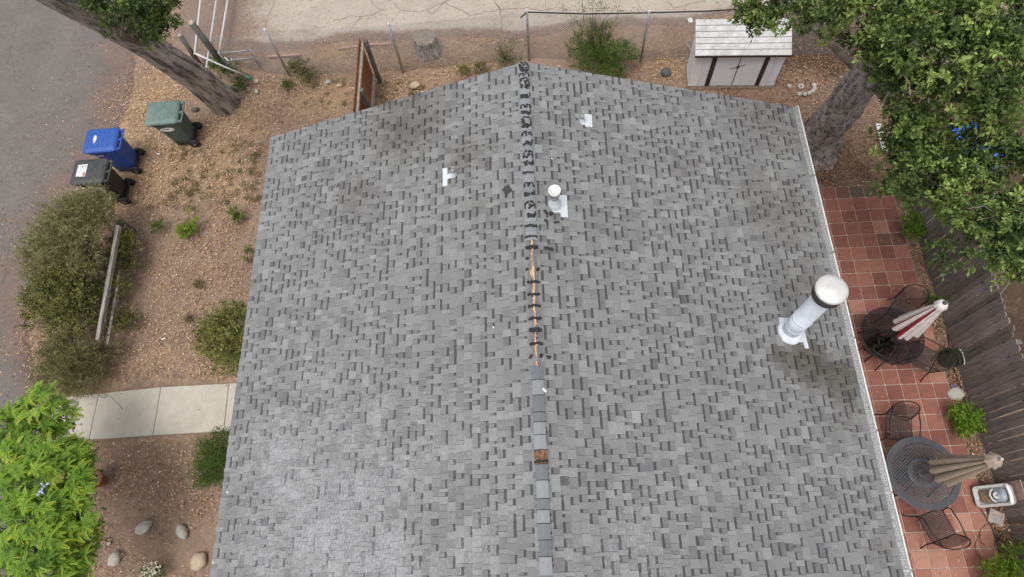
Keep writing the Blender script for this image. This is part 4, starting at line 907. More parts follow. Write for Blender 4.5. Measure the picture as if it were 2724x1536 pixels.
# ------------------------------------------------------------------ wheelie bins
def bin_(lid_px, mats, label, sticker, lidmark):
    TL, TR, BR, BL = [at(*p, 1.04) for p in lid_px]; c = (TL+TR+BR+BL)/4; d = ((TL-BL)+(TR-BR)).normalized(); rz = math.atan2(d.y,d.x)-math.pi/2
    body, lid = mats; o = thing('wheelie_bin', (c.x+.03*math.cos(rz), c.y+.03*math.sin(rz), 0), label, 'bin', 'wheelie bins by the street', rz)
    mb = MB(); mb.smooth = True
    mb.loft([rrect(.045,0,.46,.44,.06,.05), rrect(.04,0,.50,.47,.07,.30), rrect(.0,0,.60,.54,.07,.80), rrect(-.01,0,.64,.56,.07,.86), rrect(-.01,0,.66,.58,.07,.97)]); 
    mb.smooth = False; mb.loft([rrect(-.01,0,.70,.62,.08,.92), rrect(-.01,0,.70,.62,.08,.985)]); mb.build('body', body, o)
    mb = MB(); mb.smooth = False
    mb.loft([rrect(-.04,0,.78,.66,.08,.985), rrect(-.04,0,.79,.67,.08,1.02), rrect(-.04,0,.75,.63,.08,1.045), rrect(-.03,0,.62,.50,.06,1.07), rrect(-.03,0,.30,.2,.05,1.082)])
    for k in range(4): mb.box((-.18+.11*k,0,1.073), (.022,.42,.014))
    mb.build('lid', lid, o)
    mb = MB(); mb.tube([(.43,-.27,1.0),(.43,.27,1.0)], .020, 8)
    for yy in (-.27,-.02,.25): mb.beam((.30,yy,.985),(.44,yy,1.0), .05, .045)
    mb.build('handle', lid, o)
    for sg in (-1,1):
        w_ = bpy.data.objects.new('wheel', None); col.objects.link(w_); w_.parent = o; w_.location = (.30, sg*.27, .125)
        def ring(prof, nm, mt):
            m2 = MB(); m2.smooth = True; seg = 20; R = [[m2.vert((r*math.cos(2*math.pi*j/seg), yv, r*math.sin(2*math.pi*j/seg))) for j in range(seg)] for r,yv in prof]
            for a,b in zip(R,R[1:]):
                for j in range(seg): k=(j+1)%seg; m2.face((a[j],a[k],b[k],b[j]))
            m2.face(R[0]); m2.face(R[-1][::-1]); m2.build(nm, mt, w_)
        ring([(.085,-.030),(.118,-.030),(.125,-.018),(.125,.018),(.118,.030),(.085,.030)], 'tyre', MT['rubber'])
        ring([(.03,-.036),(.08,-.032),(.08,.032),(.03,.036)], 'rim', MT['black_p']); ring([(.028,-.042),(.028,.042)], 'hub', MT['hub'])
    mb = MB(); mb.tube([(.30,-.25,.125),(.30,.25,.125)], .015, 8); mb.build('axle', MT['iron'], o)
    # oval sticker on the side wall (facing -y), the wall leans outward
    def sidept(x, z, lift): 
        hw = .235+(z-.30)/.5*.035 if z < .8 else .27+(z-.8)/.06*.01; return (x, -hw-lift, z)
    if sticker:
        for nm, rx, rzz, lift, mt in (('sticker',.17,.078,.008,'sticker'),('sticker_ring',.152,.066,.010,'ink'),('sticker_face',.145,.061,.012,'sticker')):
            mb = MB(); mb.loft([[sidept(-.05+rx*math.cos(t), .735+rzz*math.sin(t), lift-.004) for t in np.linspace(0,2*math.pi,28,endpoint=False)], [sidept(-.05+rx*math.cos(t), .735+rzz*math.sin(t), lift) for t in np.linspace(0,2*math.pi,28,endpoint=False)]]); mb.build(nm, MT[mt], o)
        mb = MB()
        for k, (x0,x1,zz,hh) in enumerate([(-.17,.02,.757,.018),(-.15,-.09,.735,.010),(-.06,.0,.733,.012)]): mb.quad(sidept(x0,zz,.014),sidept(x1,zz,.014),sidept(x1,zz+hh,.014),sidept(x0,zz+hh,.014))
        mb.build('sticker_print', MT['ink'], o)
    else:
        mb = MB(); mb.quad(sidept(-.20,.80,.012),sidept(-.06,.80,.012),sidept(-.05,.84,.012),sidept(-.21,.84,.012)); mb.build('sticker', MT['sticker'], o)
    if lidmark == 'green':
        mb = MB()
        for k in range(5): mb.box((-.30+random.uniform(-.012,.012), -.13+.055*k, 1.056), (.055,.035,.006), rz=.2)
        mb.build('lid_mark', MT['galv'], o)
    if lidmark == 'blue':
        mb = MB(); mb.loft([[(-.15+.035*math.cos(t), .0+.11*math.sin(t), 1.072+z) for t in np.linspace(0,2*math.pi,20,endpoint=False)] for z in (0,.016)]); mb.build('lid_mark', MT['sticker'], o)
        mb = MB(); mb.box((-.15,-.06,1.0895),(.05,.04,.002)); mb.build('lid_print', MT['orangeprint'], o)
    if lidmark == 'black':
        for xx, mt, hh in ((-.25,'sticker',.30),(-.175,'sticker',.32),(-.10,'sticker',.32)):
            mb = MB(); mb.box((xx,0,1.083),(.062,hh,.006)); mb.build('lid_label', MT[mt], o)
        mb = MB(); mb.box((-.10,-.10,1.0875),(.04,.10,.002)); mb.build('lid_print', MT['redprint'], o)
        mb = MB(); mb.box((-.175,.10,1.0875),(.03,.04,.002)); mb.box((-.10,.11,1.0875),(.03,.03,.002)); mb.build('lid_print', MT['ink'], o)
bin_([(401,271),(474,271),(466,325),(390,331)], (MT['green_p'],MT['greenlid_p']), 'dark green wheelie bin with faded lid, nearest the tree', True, 'green')
bin_([(241,347),(308,347),(298,392),(229,405)], (MT['blue_p'],MT['blue_p']), 'bright blue wheelie bin between the green and black bins', False, 'blue')
bin_([(209,433),(277,433),(266,477),(197,481)], (MT['black_p'],MT['blacklid_p']), 'black wheelie bin with white lid labels, nearest the shrub', True, 'black')

# ------------------------------------------------------------------ chain link fence along the lane
PB = [at(*p) for p in [(520,170),(772,205),(1072.6,192.7),(1407.7,159.7),(1704.2,163.8),(2010,150),(2300,150)]]
fence = thing('chain_link_fence', PB[2], 'galvanised chain link fence between the yard and the pale lane', 'fence')
def fmb(): m = MB(); m.off = fence.location; return m
FHT = 1.6
for i, p in enumerate(PB[1:6]):
    mb = fmb(); mb.smooth = True; mb.tube([p-Vector((0,0,.1)), p+Vector((0,0,FHT+.02))], .03, 10); mb.build('post', MT['galv'], fence)
    mb = fmb(); mb.smooth = True; mb.lathe([(.036,-.02),(.036,.015),(.02,.04),(0,.045)], p+Vector((0,0,FHT+.02)), 12); mb.build('post_cap', MT['whitepipe'], fence)
mb = fmb()                                       # twisted top wire, sagging, right part
W = [at(1385,48,FHT-.03), PB[3]+Vector((0,0,FHT-.03)), (PB[3]+PB[4])/2+Vector((0,0,FHT-.07)), PB[4]+Vector((0,0,FHT-.02)), (PB[4]+PB[5])/2+Vector((0,0,FHT-.06)), PB[5]+Vector((0,0,FHT-.02)), PB[6]+Vector((0,0,FHT-.05))]
mb.tube(W, .016, 6); mb.build('top_wire', MT['iron'], fence)
for a, b, nm in [(PB[i],PB[i+1],i) for i in range(6)]:
    mb = fmb(); L = (b-a).length; d = (b-a)/L; sp = .062; hh = FHT-.08 if nm else 1.1; nrm = Vector((-d.y,d.x,0))
    for sg, off in ((1,.034),(-1,.038)):
        t = -hh
        while t < L+hh:
            # wire goes from (t, 0) to (t+sg*hh, hh)
            x0, z0, x1, z1 = (t,0,t+hh,hh) if sg > 0 else (t+hh,0,t,hh)
            pts2 = []
            for (xa,za,xb,zb) in ((x0,z0,x1,z1),):
                def clip(xa,za,xb,zb):
                    if xa < 0: r=(0-xa)/(xb-xa); za=za+(zb-za)*r; xa=0
                    if xa > L: r=(L-xa)/(xb-xa); za=za+(zb-za)*r; xa=L
                    return xa,za
                if max(xa,xb) <= 0 or min(xa,xb) >= L: continue
                A = clip(xa,za,xb,zb); Bq = clip(xb,zb,xa,za)
                mb.beam(a+d*A[0]+nrm*off+Vector((0,0,A[1]+.03)), a+d*Bq[0]+nrm*off+Vector((0,0,Bq[1]+.03)), .003, .003)
            t += sp
    o = mb.build('chain_mesh', MT['galv'], fence); o['kind'] = 'stuff'
# timber gate posts
for px0, px1, r, lb in [((600,180),(508,60),.085,'thick grey timber gate post with pale top, taller of two'),((535,178),(478,93),.062,'slimmer grey timber post beside the leaning tree')]:
    b = at(*px0); h = height_over(*px1, b.x, b.y); o = thing('timber_post', b, lb, 'post', 'timber posts at the lane gate'); mb = MB(); mb.smooth = True
    e = at(*px1, h)-b
    mb.tube([Vector((0,0,-.1)), e*.5, e], [r,r*.97,r*.95], 14); mb.build('shaft', MT['woodpost'], o)
    mb = MB(); mb.smooth = True; mb.lathe([(r*.9,0),(r*.7,.02),(0,.028)], e, 12); mb.build('top', MT['palewood'], o)
# open white pipe gate
g = at(560,130); o = thing('pipe_gate', g, 'white pipe gate swung open over the dirt lane', 'gate')
def pipe(pp, r, nm, par, mt='whitepipe', off=None):
    mb = MB(); mb.off = Vector(off if off is not None else g); mb.smooth = True; mb.tube(pp, r, 8); mb.build(nm, MT[mt], par)
pipe([at(518,142,1.15), at(545,-110,1.15)], .023, 'rail', o); pipe([at(548,186,.55), at(592,-110,.75)], .023, 'rail', o); pipe([at(580,155,.35), at(624,-110,.35)], .026, 'rail', o)
pipe([at(518,142,1.15), at(590,175,.75), at(655,203,.3)], .024, 'end_bar', o)
pipe([at(518,142,1.15), at(518,142,1.15)+Vector((0,0,-.02))], .03, 'corner_joint', o)
pipe([at(655,203,.3), at(668,210,.22)], .034, 'end_cap', o, 'greenplastic')
g2 = at(650,165); o = thing('corner_frame', g2, 'short galvanised pipe frame beside the open gate', 'frame')
t1, t2 = at(580,138,.62), at(664,131,.62)
pipe([Vector((t1.x,t1.y,-.05)), t1], .026, 'upright', o, 'galv', g2); pipe([Vector((t2.x,t2.y,-.05)), t2], .026, 'upright', o, 'galv', g2)
pipe([t1-Vector((0,0,.05)), t2-Vector((0,0,.05))], .02, 'cross_bar', o, 'galv', g2); pipe([t1-Vector((0,0,.32)), t2-Vector((0,0,.32))], .02, 'cross_bar', o, 'galv', g2)
mb = MB(); mb.off = g2
for k in range(14):
    a = at(600+random.uniform(-12,26), 160+random.uniform(-12,22), random.uniform(.1,.4)); mb.tube([a, a+Vector((random.uniform(-.12,.12),random.uniform(-.12,.12),random.uniform(-.1,.1)))], .009, 5)
mb.build('wire_tangle', MT['galv'], o)

# ------------------------------------------------------------------ cedar fence panel running back from the gable
far_b = at(1006,218); topz = height_over(972,112, far_b.x, far_b.y); fx = far_b.x; 
fc = thing('cedar_fence', (fx,9.4,0), 'orange stained cedar fence panel seen end on beside the gable', 'fence')
def cmb(): m = MB(); m.off = fc.location; return m
yfar, ynear = far_b.y+.02, 7.9; n = int((yfar-ynear)/.143); HP = topz+.16
pf = at(960,69,HP); 
for i in range(n):
    y = yfar-.07-i*.143; mb = cmb(); mb.tone = random.uniform(.3,.7); x = fx-.075; hz = HP+random.uniform(-.015,.015)
    yy0, yy1 = y-.068, y+.068
    mb.loft([[(x-.009,yy0,.02),(x-.009,yy1,.02),(x-.009,yy1,hz-.05),(x-.009,yy1-.04,hz),(x-.009,yy0+.04,hz),(x-.009,yy0,hz-.05)], [(x+.009,yy0,.02),(x+.009,yy1,.02),(x+.009,yy1,hz-.05),(x+.009,yy1-.04,hz),(x+.009,yy0+.04,hz),(x+.009,yy0,hz-.05)]]); mb.build('board', MT['cedar'], fc)
for z in (topz-.03, .25): mb = cmb(); mb.beam((fx-.035,yfar,z),(fx-.035,ynear,z), .06, .09); mb.build('rail', MT['palewood'], fc)
for y in (yfar-.02, yfar-1.45): mb = cmb(); mb.box((fx+.045,y,topz/2), (.09,.09,topz+.1)); mb.build('post', MT['woodpost'], fc)
# pale kerb strip behind
o = thing('kerb_strip', at(800,145), 'low pinkish concrete strip in the leaves behind the fence', 'kerb'); mb = MB(); mb.off = o.location
for a, b in [((715,152),(800,147)),((898,131),(955,124)),((980,120),(1040,117))]: mb = MB(); mb.off = o.location; mb.beam(at(*a,.02), at(*b,.0), .05, .06); mb.build('strip', MT['brick'], o)
# stump
g = at(1140,135); o = thing('tree_stump', g, 'broad cut tree stump behind the chain link fence', 'stump')
trunk_mesh('body', [g-Vector((0,0,.15)), g, g+Vector((-.02,.03,.2)), g+Vector((-.03,.05,.42))], [.33,.31,.29,.28], 40, MT['bark_r'], o, g, .06, 8, .4, .3, .1)
mb = MB(); mb.smooth = True; mb.lathe([(.272,.425),(.26,.435),(.14,.437),(0,.44)], (-.03,.05,0), 28); mb.build('cut_face', MT['stumpwood'], o)
# shed
sA, sB = at(1829,231), at(2054,240); sd = (sB-sA); sw = sd.length; rz = math.atan2(sd.y,sd.x)*.55
o = thing('garden_shed', sA.lerp(sB,.5)+Vector((0,0,0)), 'low white metal garden shed with dark trim under the tree edge', 'shed', None, rz)
hw = sw/2; dp = .62; h0, h1 = 1.20, 1.46
mb = MB(); mb.box((0,dp/2,.06),(sw+.03,dp+.03,.12)); mb.build('base', MT['palewood'], o)
mb = MB(); prof = [(0,.12),(dp,.12),(dp,h1),(0,h0)]
mb.loft([[(-hw,a,c) for a,c in prof],[(hw,a,c) for a,c in prof]]); mb.build('wall', MT['door_w'], o)
for k in range(6):
    t0, t1 = k/6, (k+1)/6; mb = MB(); y0, y1 = -.10+t0*(dp+.16), -.10+t1*(dp+.16); z0, z1 = h0+.03+t0*(h1-h0+.05), h0+.03+t1*(h1-h0+.05)
    mb.loft([[(-hw-.06,y0,z0-.01),(-hw-.06,y0+.008,z0+.006),(-hw-.06,y1-.004,z1+.002),(-hw-.06,y1-.004,z1-.02)],[(hw+.06,y0,z0-.01),(hw+.06,y0+.008,z0+.006),(hw+.06,y1-.004,z1+.002),(hw+.06,y1-.004,z1-.02)]]); mb.build('roof_panel', MT['shedroof'], o)
for k in range(1,6):
    t0 = k/6; mb = MB(); mb.box((0,-.10+t0*(dp+.16),h0+.033+t0*(h1-h0+.05)),(sw+.12,.012,.016)); mb.build('roof_seam', MT['hub'], o)
mb = MB(); mb.box((0,-.112,h0+.015),(sw+.13,.016,.05)); mb.build('roof_trim', MT['brown'], o)
mb = MB(); mb.box((hw+.068,dp/2-.02,(h0+h1)/2+.04),(.014,dp+.16,.05), rot=Matrix.Rotation(math.atan2(h1-h0+.05,dp+.16),3,'X')); mb.build('roof_trim', MT['brown'], o)
for x in (-.575,.60): mb = MB(); mb.box((x*hw*1.0,-.014,.66),(.10,.024,1.07)); mb.build('trim_strip', MT['brown'], o)
for x0, x1 in ((-.52*hw,.0),(.012,.55*hw)): mb = MB(); mb.box(((x0+x1)/2,-.010,.66),(x1-x0-.012,.018,1.06)); d_ = mb.build('door', MT['door_w'], o)
mb = MB(); mb.box((.005,-.006,.66),(.016,.012,1.06)); mb.build('door_gap', MT['black_p'], o)
mb = MB(); mb.box((.0,-.03,.78),(.05,.03,.05)); mb.tube([(-.16,-.028,.72),(-.03,-.028,.76)],.006,6); mb.tube([(.03,-.028,.79),(.15,-.028,.85)],.006,6); mb.build('latch', MT['iron'], o)
for x in (-.80,.80): mb = MB(); mb.box((x*hw,-.006,.66),(.02,.01,1.06)); mb.build('panel_seam', MT['white'], o)
for k in range(3): mb = MB(); mb.box((-hw-.006,.1+k*.2,.70),(.012,.015,1.1)); mb.build('panel_seam', MT['white'], o)
# stick leaning on the shed
st0, st1 = at(1800,68+28,.9), at(1852,148,1.3)
o = thing('stick', st0, 'thin stick leaning on the left side of the shed', 'stick'); mb = MB(); mb.off = st0; mb.tube([at(1822,190,.0), at(1818,98,1.1), at(1819,96,1.12)],.012,6); mb.v=[]; mb.f=[]; mb.m=[]; mb.a=[]; mb.sm=[]; mb.tube([Vector((at(1852,148,1.22).x-.06, at(1852,148,1.22).y, 1.22)), at(1818,98,.02)], .012, 6); mb.build('shaft', MT['palewood'], o)

# ------------------------------------------------------------------ stones
def stone(px, rx, ry, rzz, mat, label, ang=0, group=None, name='stone'):
    g = at(*px); mb = MB(); mb.smooth = True; seg, rg = 20, 9; sd = random.random()*50; rings = []
    for i in range(1,rg):
        th = math.pi*i/rg; ring = []
        for j in range(seg):
            ph = 2*math.pi*j/seg; v = Vector((math.sin(th)*math.cos(ph), math.sin(th)*math.sin(ph), math.cos(th)))
            k = 1+.22*mnoise.noise(v*1.4+Vector((sd,0,0)))+.05*mnoise.noise(v*4+Vector((sd,3,0))); q = Matrix.Rotation(ang,3,'Z')@Vector((v.x*rx*k, v.y*ry*k, 0)); ring.append((q.x,q.y,v.z*rzz*k+rzz*.55))
        rings.append(ring)
    mb.loft(rings); o = mb.build(name, mat, None); o.location = g; return tag(o, label, 'stone', group)
stone((385,1404),.17,.105,.09,MT['stone_grey'],'smooth grey oval stone, upper left of four in the front bed',.5)
stone((487,1415),.16,.095,.08,MT['stone'],'pale angular stone, upper right of four in the front bed',-.95)
stone((308,1487),.14,.115,.09,MT['stone_grey'],'rounded grey stone, lower left of four in the front bed',.9)
stone((531,1494),.17,.145,.10,MT['stone_tan'],'large tan stone at the eave, lower right of four in the front bed',1.2)
stone((1104,232),.15,.10,.10,MT['stone_tan'],'pale tan rock beside the gable edge',.2)
stone((683,219),.085,.065,.06,MT['stone_tan'],'round pale rock near the green end of the gate',0)
stone((684,245),.055,.075,.05,MT['stone'],'squarish pale stone just below the round rock',.1)
stone((873,220),.085,.06,.045,MT['stone'],'whitish rock left of the cedar fence',.2)
stone((902,229),.075,.05,.035,MT['stone_tan'],'flat tan rock closest to the cedar fence',.1)
stone((1770,197),.13,.12,.10,MT['stone_dark'],'dark grey rock left of the shed',.3)
stone((520,293),.10,.065,.05,MT['stone_dark'],'dark stone at the foot of the street tree',.2)
stone((2541,1049),.16,.13,.05,MT['stone_grey'],'flat grey stone in the bed at the patio edge',.2)
stone((291,1446),.045,.035,.03,MT['stone_grey'],'very small grey stone left of the oval stone',.2)
o = thing('stone_ring', at(2132,234), 'broken ring of white edging stones near the shed', 'edging')
for k, a in enumerate([-1.9,-1.5,-1.1,-.7,-.3,.15,2.9]):
    mb = MB(); mb.smooth = True; c = Vector((.30*math.cos(a), .22*math.sin(a), .02)); mb.lathe([(0,-.02),(.06,0),(.055,.03),(.03,.05),(0,.055)], c, 9); mb.build('edging_stone', MT['stone'], o)
mb = MB(); mb.smooth = True; mb.lathe([(.03,0),(.075,.0),(.075,.05),(.045,.055),(.03,.02)], (-.02,.02,0), 16); mb.build('center_ring', MT['stone'], o)
# marker slab, front lamp, pot
o = thing('lattice_tag', at(1836,56), 'small white panel standing at the lane edge', 'panel'); mb = MB(); mb.box((0,0,.02),(.11,.15,.02), rz=.1); mb.build('plate', MT['white'], o)
g = at(212,1188); o = thing('garden_light', g, 'black solar garden light lying beside the walk', 'light')
mb = MB(); mb.tube([(.02,0,.05),(.20,.02,.04),(.28,.03,.02)],[.018,.014,.01],8); mb.build('stake', MT['iron'], o)
mb = MB(); mb.smooth = True; mb.lathe([(.03,.0),(.065,.02),(.07,.06),(.05,.08),(0,.085)], (0,0,.02), 16); mb.build('head', MT['black_p'], o)
mb = MB(); mb.smooth = True; mb.lathe([(.045,.101),(0,.104)], (-.005,.005,0), 14); mb.build('solar_cell', MT['plastic_clear'], o)
o = thing('curved_stake', at(245,1183), 'thin dark curved stake beside the garden light', 'stake'); mb = MB(); mb.tube([(-.05,-.06,.03),(.0,.0,.06),(.05,.04,.05),(.1,.05,.02)],.009,6); mb.build('shaft', MT['iron'], o)
g = at(272,1280); o = thing('plant_pot', g, 'terracotta plant pot half hidden by the feathery tree', 'pot')
mb = MB(); mb.smooth = True; mb.lathe([(.11,0),(.17,.26),(.195,.26),(.20,.33),(.175,.33),(.16,.26),(.155,.24)], (0,0,0), 28); mb.build('pot', MT['terracotta'], o)
mb = MB(); mb.lathe([(.158,.25),(.06,.27),(0,.26)], (0,0,0), 20); mb.build('soil', MT['ground'], o)
for px, sc, lb in [((437,903),(.09,.02),'small white scrap in the middle of the yard'),((423,412),(.05,.04),'white scrap of paper below the green bin')]:
    o = thing('litter_scrap', at(*px), lb, 'litter'); mb = MB(); mb.box((0,0,.03),(sc[0],sc[1],.015), rz=.1, taper=.9); mb.build('scrap', MT['sticker'], o)

# ------------------------------------------------------------------ split rail fence in the shrub
p1, p2 = at(352,618), at(290,938); o = thing('rail_fence', p1, 'weathered two rail timber fence standing in the shrub', 'fence')
def rmb(): m = MB(); m.off = p1; return m
for b, tp in ((p1,(318,590)),(p2,(250,908))):
    h = height_over(*tp, b.x, b.y); mb = rmb(); mb.box(b+Vector((0,0,h/2-.05)), (.13,.13,h+.1), taper=.95); mb.build('post', MT['woodpost'], o)
mb = rmb(); mb.beam(at(316,602,1.0), at(262,906,.92), .072, .10); mb.build('rail', MT['railwood'], o)
mb = rmb(); mb.beam(at(338,622,.42), at(288,920,.38), .06, .09); mb.build('rail', MT['railwood'], o)

# ------------------------------------------------------------------ right side: board fence
bf = thing('board_fence', (8.25,4,0), 'dark weathered board fence with rounded tops along the patio', 'fence')
_fp = [at(*p) for p in ((2330,330),(2458,650),(2552,986),(2575,1073),(2605,1156),(2616,1209),(2635,1281),(2669,1357),(2684,1433))]
_fp = sorted(_fp, key=lambda p: p.y)
_fy = np.array([p.y for p in _fp]); _fx = np.array([p.x for p in _fp]); _fc = np.polyfit(_fy, _fx, 1)
FXa = lambda y: float(np.polyval(_fc, y))+.02
FX = FXa(3.0); print('fence', _fx, FXa(8), FXa(0))
y = 8.6; k = 0
while y > -2.2:
    wd = random.uniform(.120,.140); x = FXa(y)+random.uniform(-.006,.006); hz = 1.80+random.uniform(-.025,.02); lean = random.uniform(-.012,.012)
    mb = MB(); mb.off = Vector((x,y,0)); mb.tone = random.uniform(.38,.66); hw = wd/2-.007
    out = [(-hw,.03),(hw,.03),(hw,hz-.05),(hw*.86,hz-.02),(hw*.45,hz),(-hw*.45,hz),(-hw*.86,hz-.02),(-hw,hz-.05)]
    mb.loft([[(x-.010,y+a,c) for a,c in out],[(x+.012,y+a,c) for a,c in out]])
    o = mb.build('board', MT['woodgrey'], bf); o.location = Vector((x,y,0))-bf.location; o.rotation_euler = (lean*.5, lean, 0)
    y -= wd; k += 1
for z in (.35,1.45):
    mb = MB(); mb.off = bf.location; mb.tone = .4; mb.beam((FXa(8.6)+.035,8.6,z),(FXa(-2.2)+.035,-2.2,z),.045,.09); mb.build('rail', MT['woodgrey'], bf)
for yy in (8.2,5.8,3.4,1.0,-1.4): mb = MB(); mb.off = bf.location; mb.tone = .4; mb.box((FXa(yy)+.10,yy,.85),(.09,.09,1.7)); mb.build('post', MT['woodgrey'], bf)
# hose / edging strip along the bed
o = thing('bed_edging', (8.0,4,0), 'thin dark edging strip between the bed and the board fence', 'edging'); mb = MB(); mb.off = o.location
mb.tube([at(2500,800,.03), at(2520,880,.03), at(2530,960,.03), at(2555,1030,.03), at(2590,1140,.03)], .012, 6); mb.build('strip', MT['iron'], o)
# plank, tarp under the tree
pl = thing('white_plank', at(2345,362), 'short white painted plank lying beyond the thick trunk', 'plank'); mb = MB(); mb.off = pl.location; mb.beam(at(2336,330,.06), at(2354,405,.06), .11, .04); mb.build('board', MT['white'], pl)
tp = thing('tarp', at(2585,400), 'blue tarp glimpsed through the tree leaves', 'tarp'); n = 14; V=[]; F=[]
for i in range(n+1):
    for j in range(n+1): a, b = (i/n-.5)*1.0, (j/n-.5)*1.2; V.append((a,b,.25+.14*mnoise.noise((a*2.2,b*2.2,4))-.12*(abs(a)+abs(b))/2))
for i in range(n):
    for j in range(n): q=i*(n+1)+j; F.append((q,q+n+1,q+n+2,q+1))
link('sheet', np_mesh('sheet', V, F, [MT['tarp']], smooth=True), tp)

# ------------------------------------------------------------------ patio furniture
def chair(px, face, label, group='iron patio chairs', pattern=False, h=.42, back=True):
    c = at(*px, h); o = thing('patio_chair', (c.x,c.y,.02), label, 'chair', group, face); s = .23      # local +y is the back
    mb = MB(); mb.smooth = True; mb.tube([(-s,-s,h),(s,-s,h),(s,s,h),(-s,s,h),(-s,-s,h)], .012, 6); mb.build('seat_frame', MT['iron'], o)
    mb = MB(); k = -s
    while k < s: mb.box((k,0,h),(.010,2*s,.004)); mb.box((0,k,h+.005),(2*s,.010,.004)); k += .028
    q = mb.build('seat', MT['mesh'], o)
    mb = MB(); mb.smooth = True; bz = h+.44; arc = [(-s,s,h)]+[(-s*math.cos(t)*1.02, s+.10*math.sin(t)+.07, h+.25+.22*math.sin(t)) for t in np.linspace(0,math.pi,9)]+[(s,s,h)]; mb.tube(arc, .012, 6); mb.build('back_frame', MT['iron'], o)
    mb = MB()
    for k in np.arange(-s+.012, s, .032): 
        top = h+.25+.2*math.sqrt(max(0,1-(k/s)**2)); mb.beam((k,s+.005,h+.02),(k,s+.07+.06*(top-h-.25)/.2,top), .010, .004, up=(0,1,0))
    for k in np.arange(.04,.42,.032): 
        hw = s if k < .25 else s*math.sqrt(max(.02,1-((k-.25)/.21)**2)); mb.beam((-hw,s+.01+.24*k,h+k),(hw,s+.01+.24*k,h+k), .010, .004, up=(0,1,0))
    if back: mb.build('back', MT['mesh'], o)
    for sx in (-1,1):
        mb = MB(); mb.smooth = True; mb.tube([(sx*s,s+.06,h+.26),(sx*(s+.035),s*.3,h+.25),(sx*(s+.035),-s*.8,h+.22),(sx*(s+.02),-s*.95,h+.16),(sx*s,-s*.8,h)], .012, 6); mb.build('arm', MT['iron'], o)
        for sy in (-1,1): mb = MB(); mb.smooth = True; mb.tube([(sx*s,sy*s,h),(sx*(s+.01),sy*(s+.02),h*.5),(sx*(s+.03),sy*(s+.07),0)], .012, 6); mb.build('leg', MT['iron'], o)
    if pattern:
        for yy in (-.10,.10):
            mb = MB()
            for a, b in (((-.1,-.07),(.0,.09)),((.0,.09),(.1,-.07)),((.1,-.07),(-.1,-.07))): mb.beam((a[0],a[1]+yy,h+.016),(b[0],b[1]+yy,h+.016),.035,.012)
            mb.build('cushion_stripe', MT['hub'], o)
    return o
# round glass table with the striped parasol
T1 = at(2374,893,.72); T1r = (at(2292,893,.72)-T1).length
o = thing('glass_table', (T1.x,T1.y,.02), 'round smoked glass table under the folded red and white parasol', 'table'); zt = .70
mb = MB(); mb.lathe([(0,zt-.004),(T1r-.01,zt-.004),(T1r-.01,zt+.004),(0,zt+.004)], seg=48); mb.build('tabletop', MT['glass'], o)
mb = MB(); mb.smooth = True; mb.tube([(T1r*math.cos(t), T1r*math.sin(t), zt) for t in np.linspace(0,2*math.pi,49)], .012, 6, caps=False); mb.build('rim', MT['iron'], o)
for k in range(4):
    t = math.pi/4+k*math.pi/2; mb = MB(); mb.smooth = True; mb.tube([(.06*math.cos(t),.06*math.sin(t),zt-.02),(T1r*.55*math.cos(t),T1r*.55*math.sin(t),zt-.25),(T1r*.75*math.cos(t),T1r*.75*math.sin(t),0)],.014,6); mb.build('leg', MT['iron'], o)
mb = MB(); mb.smooth = True; mb.tube([(T1r*.5*math.cos(t), T1r*.5*math.sin(t), .25) for t in np.linspace(0,2*math.pi,29)], .010, 6, caps=False); mb.build('ring', MT['iron'], o)
mb = MB(); mb.lathe([(.022,zt-.02),(.045,zt-.01),(.045,zt+.012),(.024,zt+.014)], seg=18); mb.build('collar', MT['iron'], o)
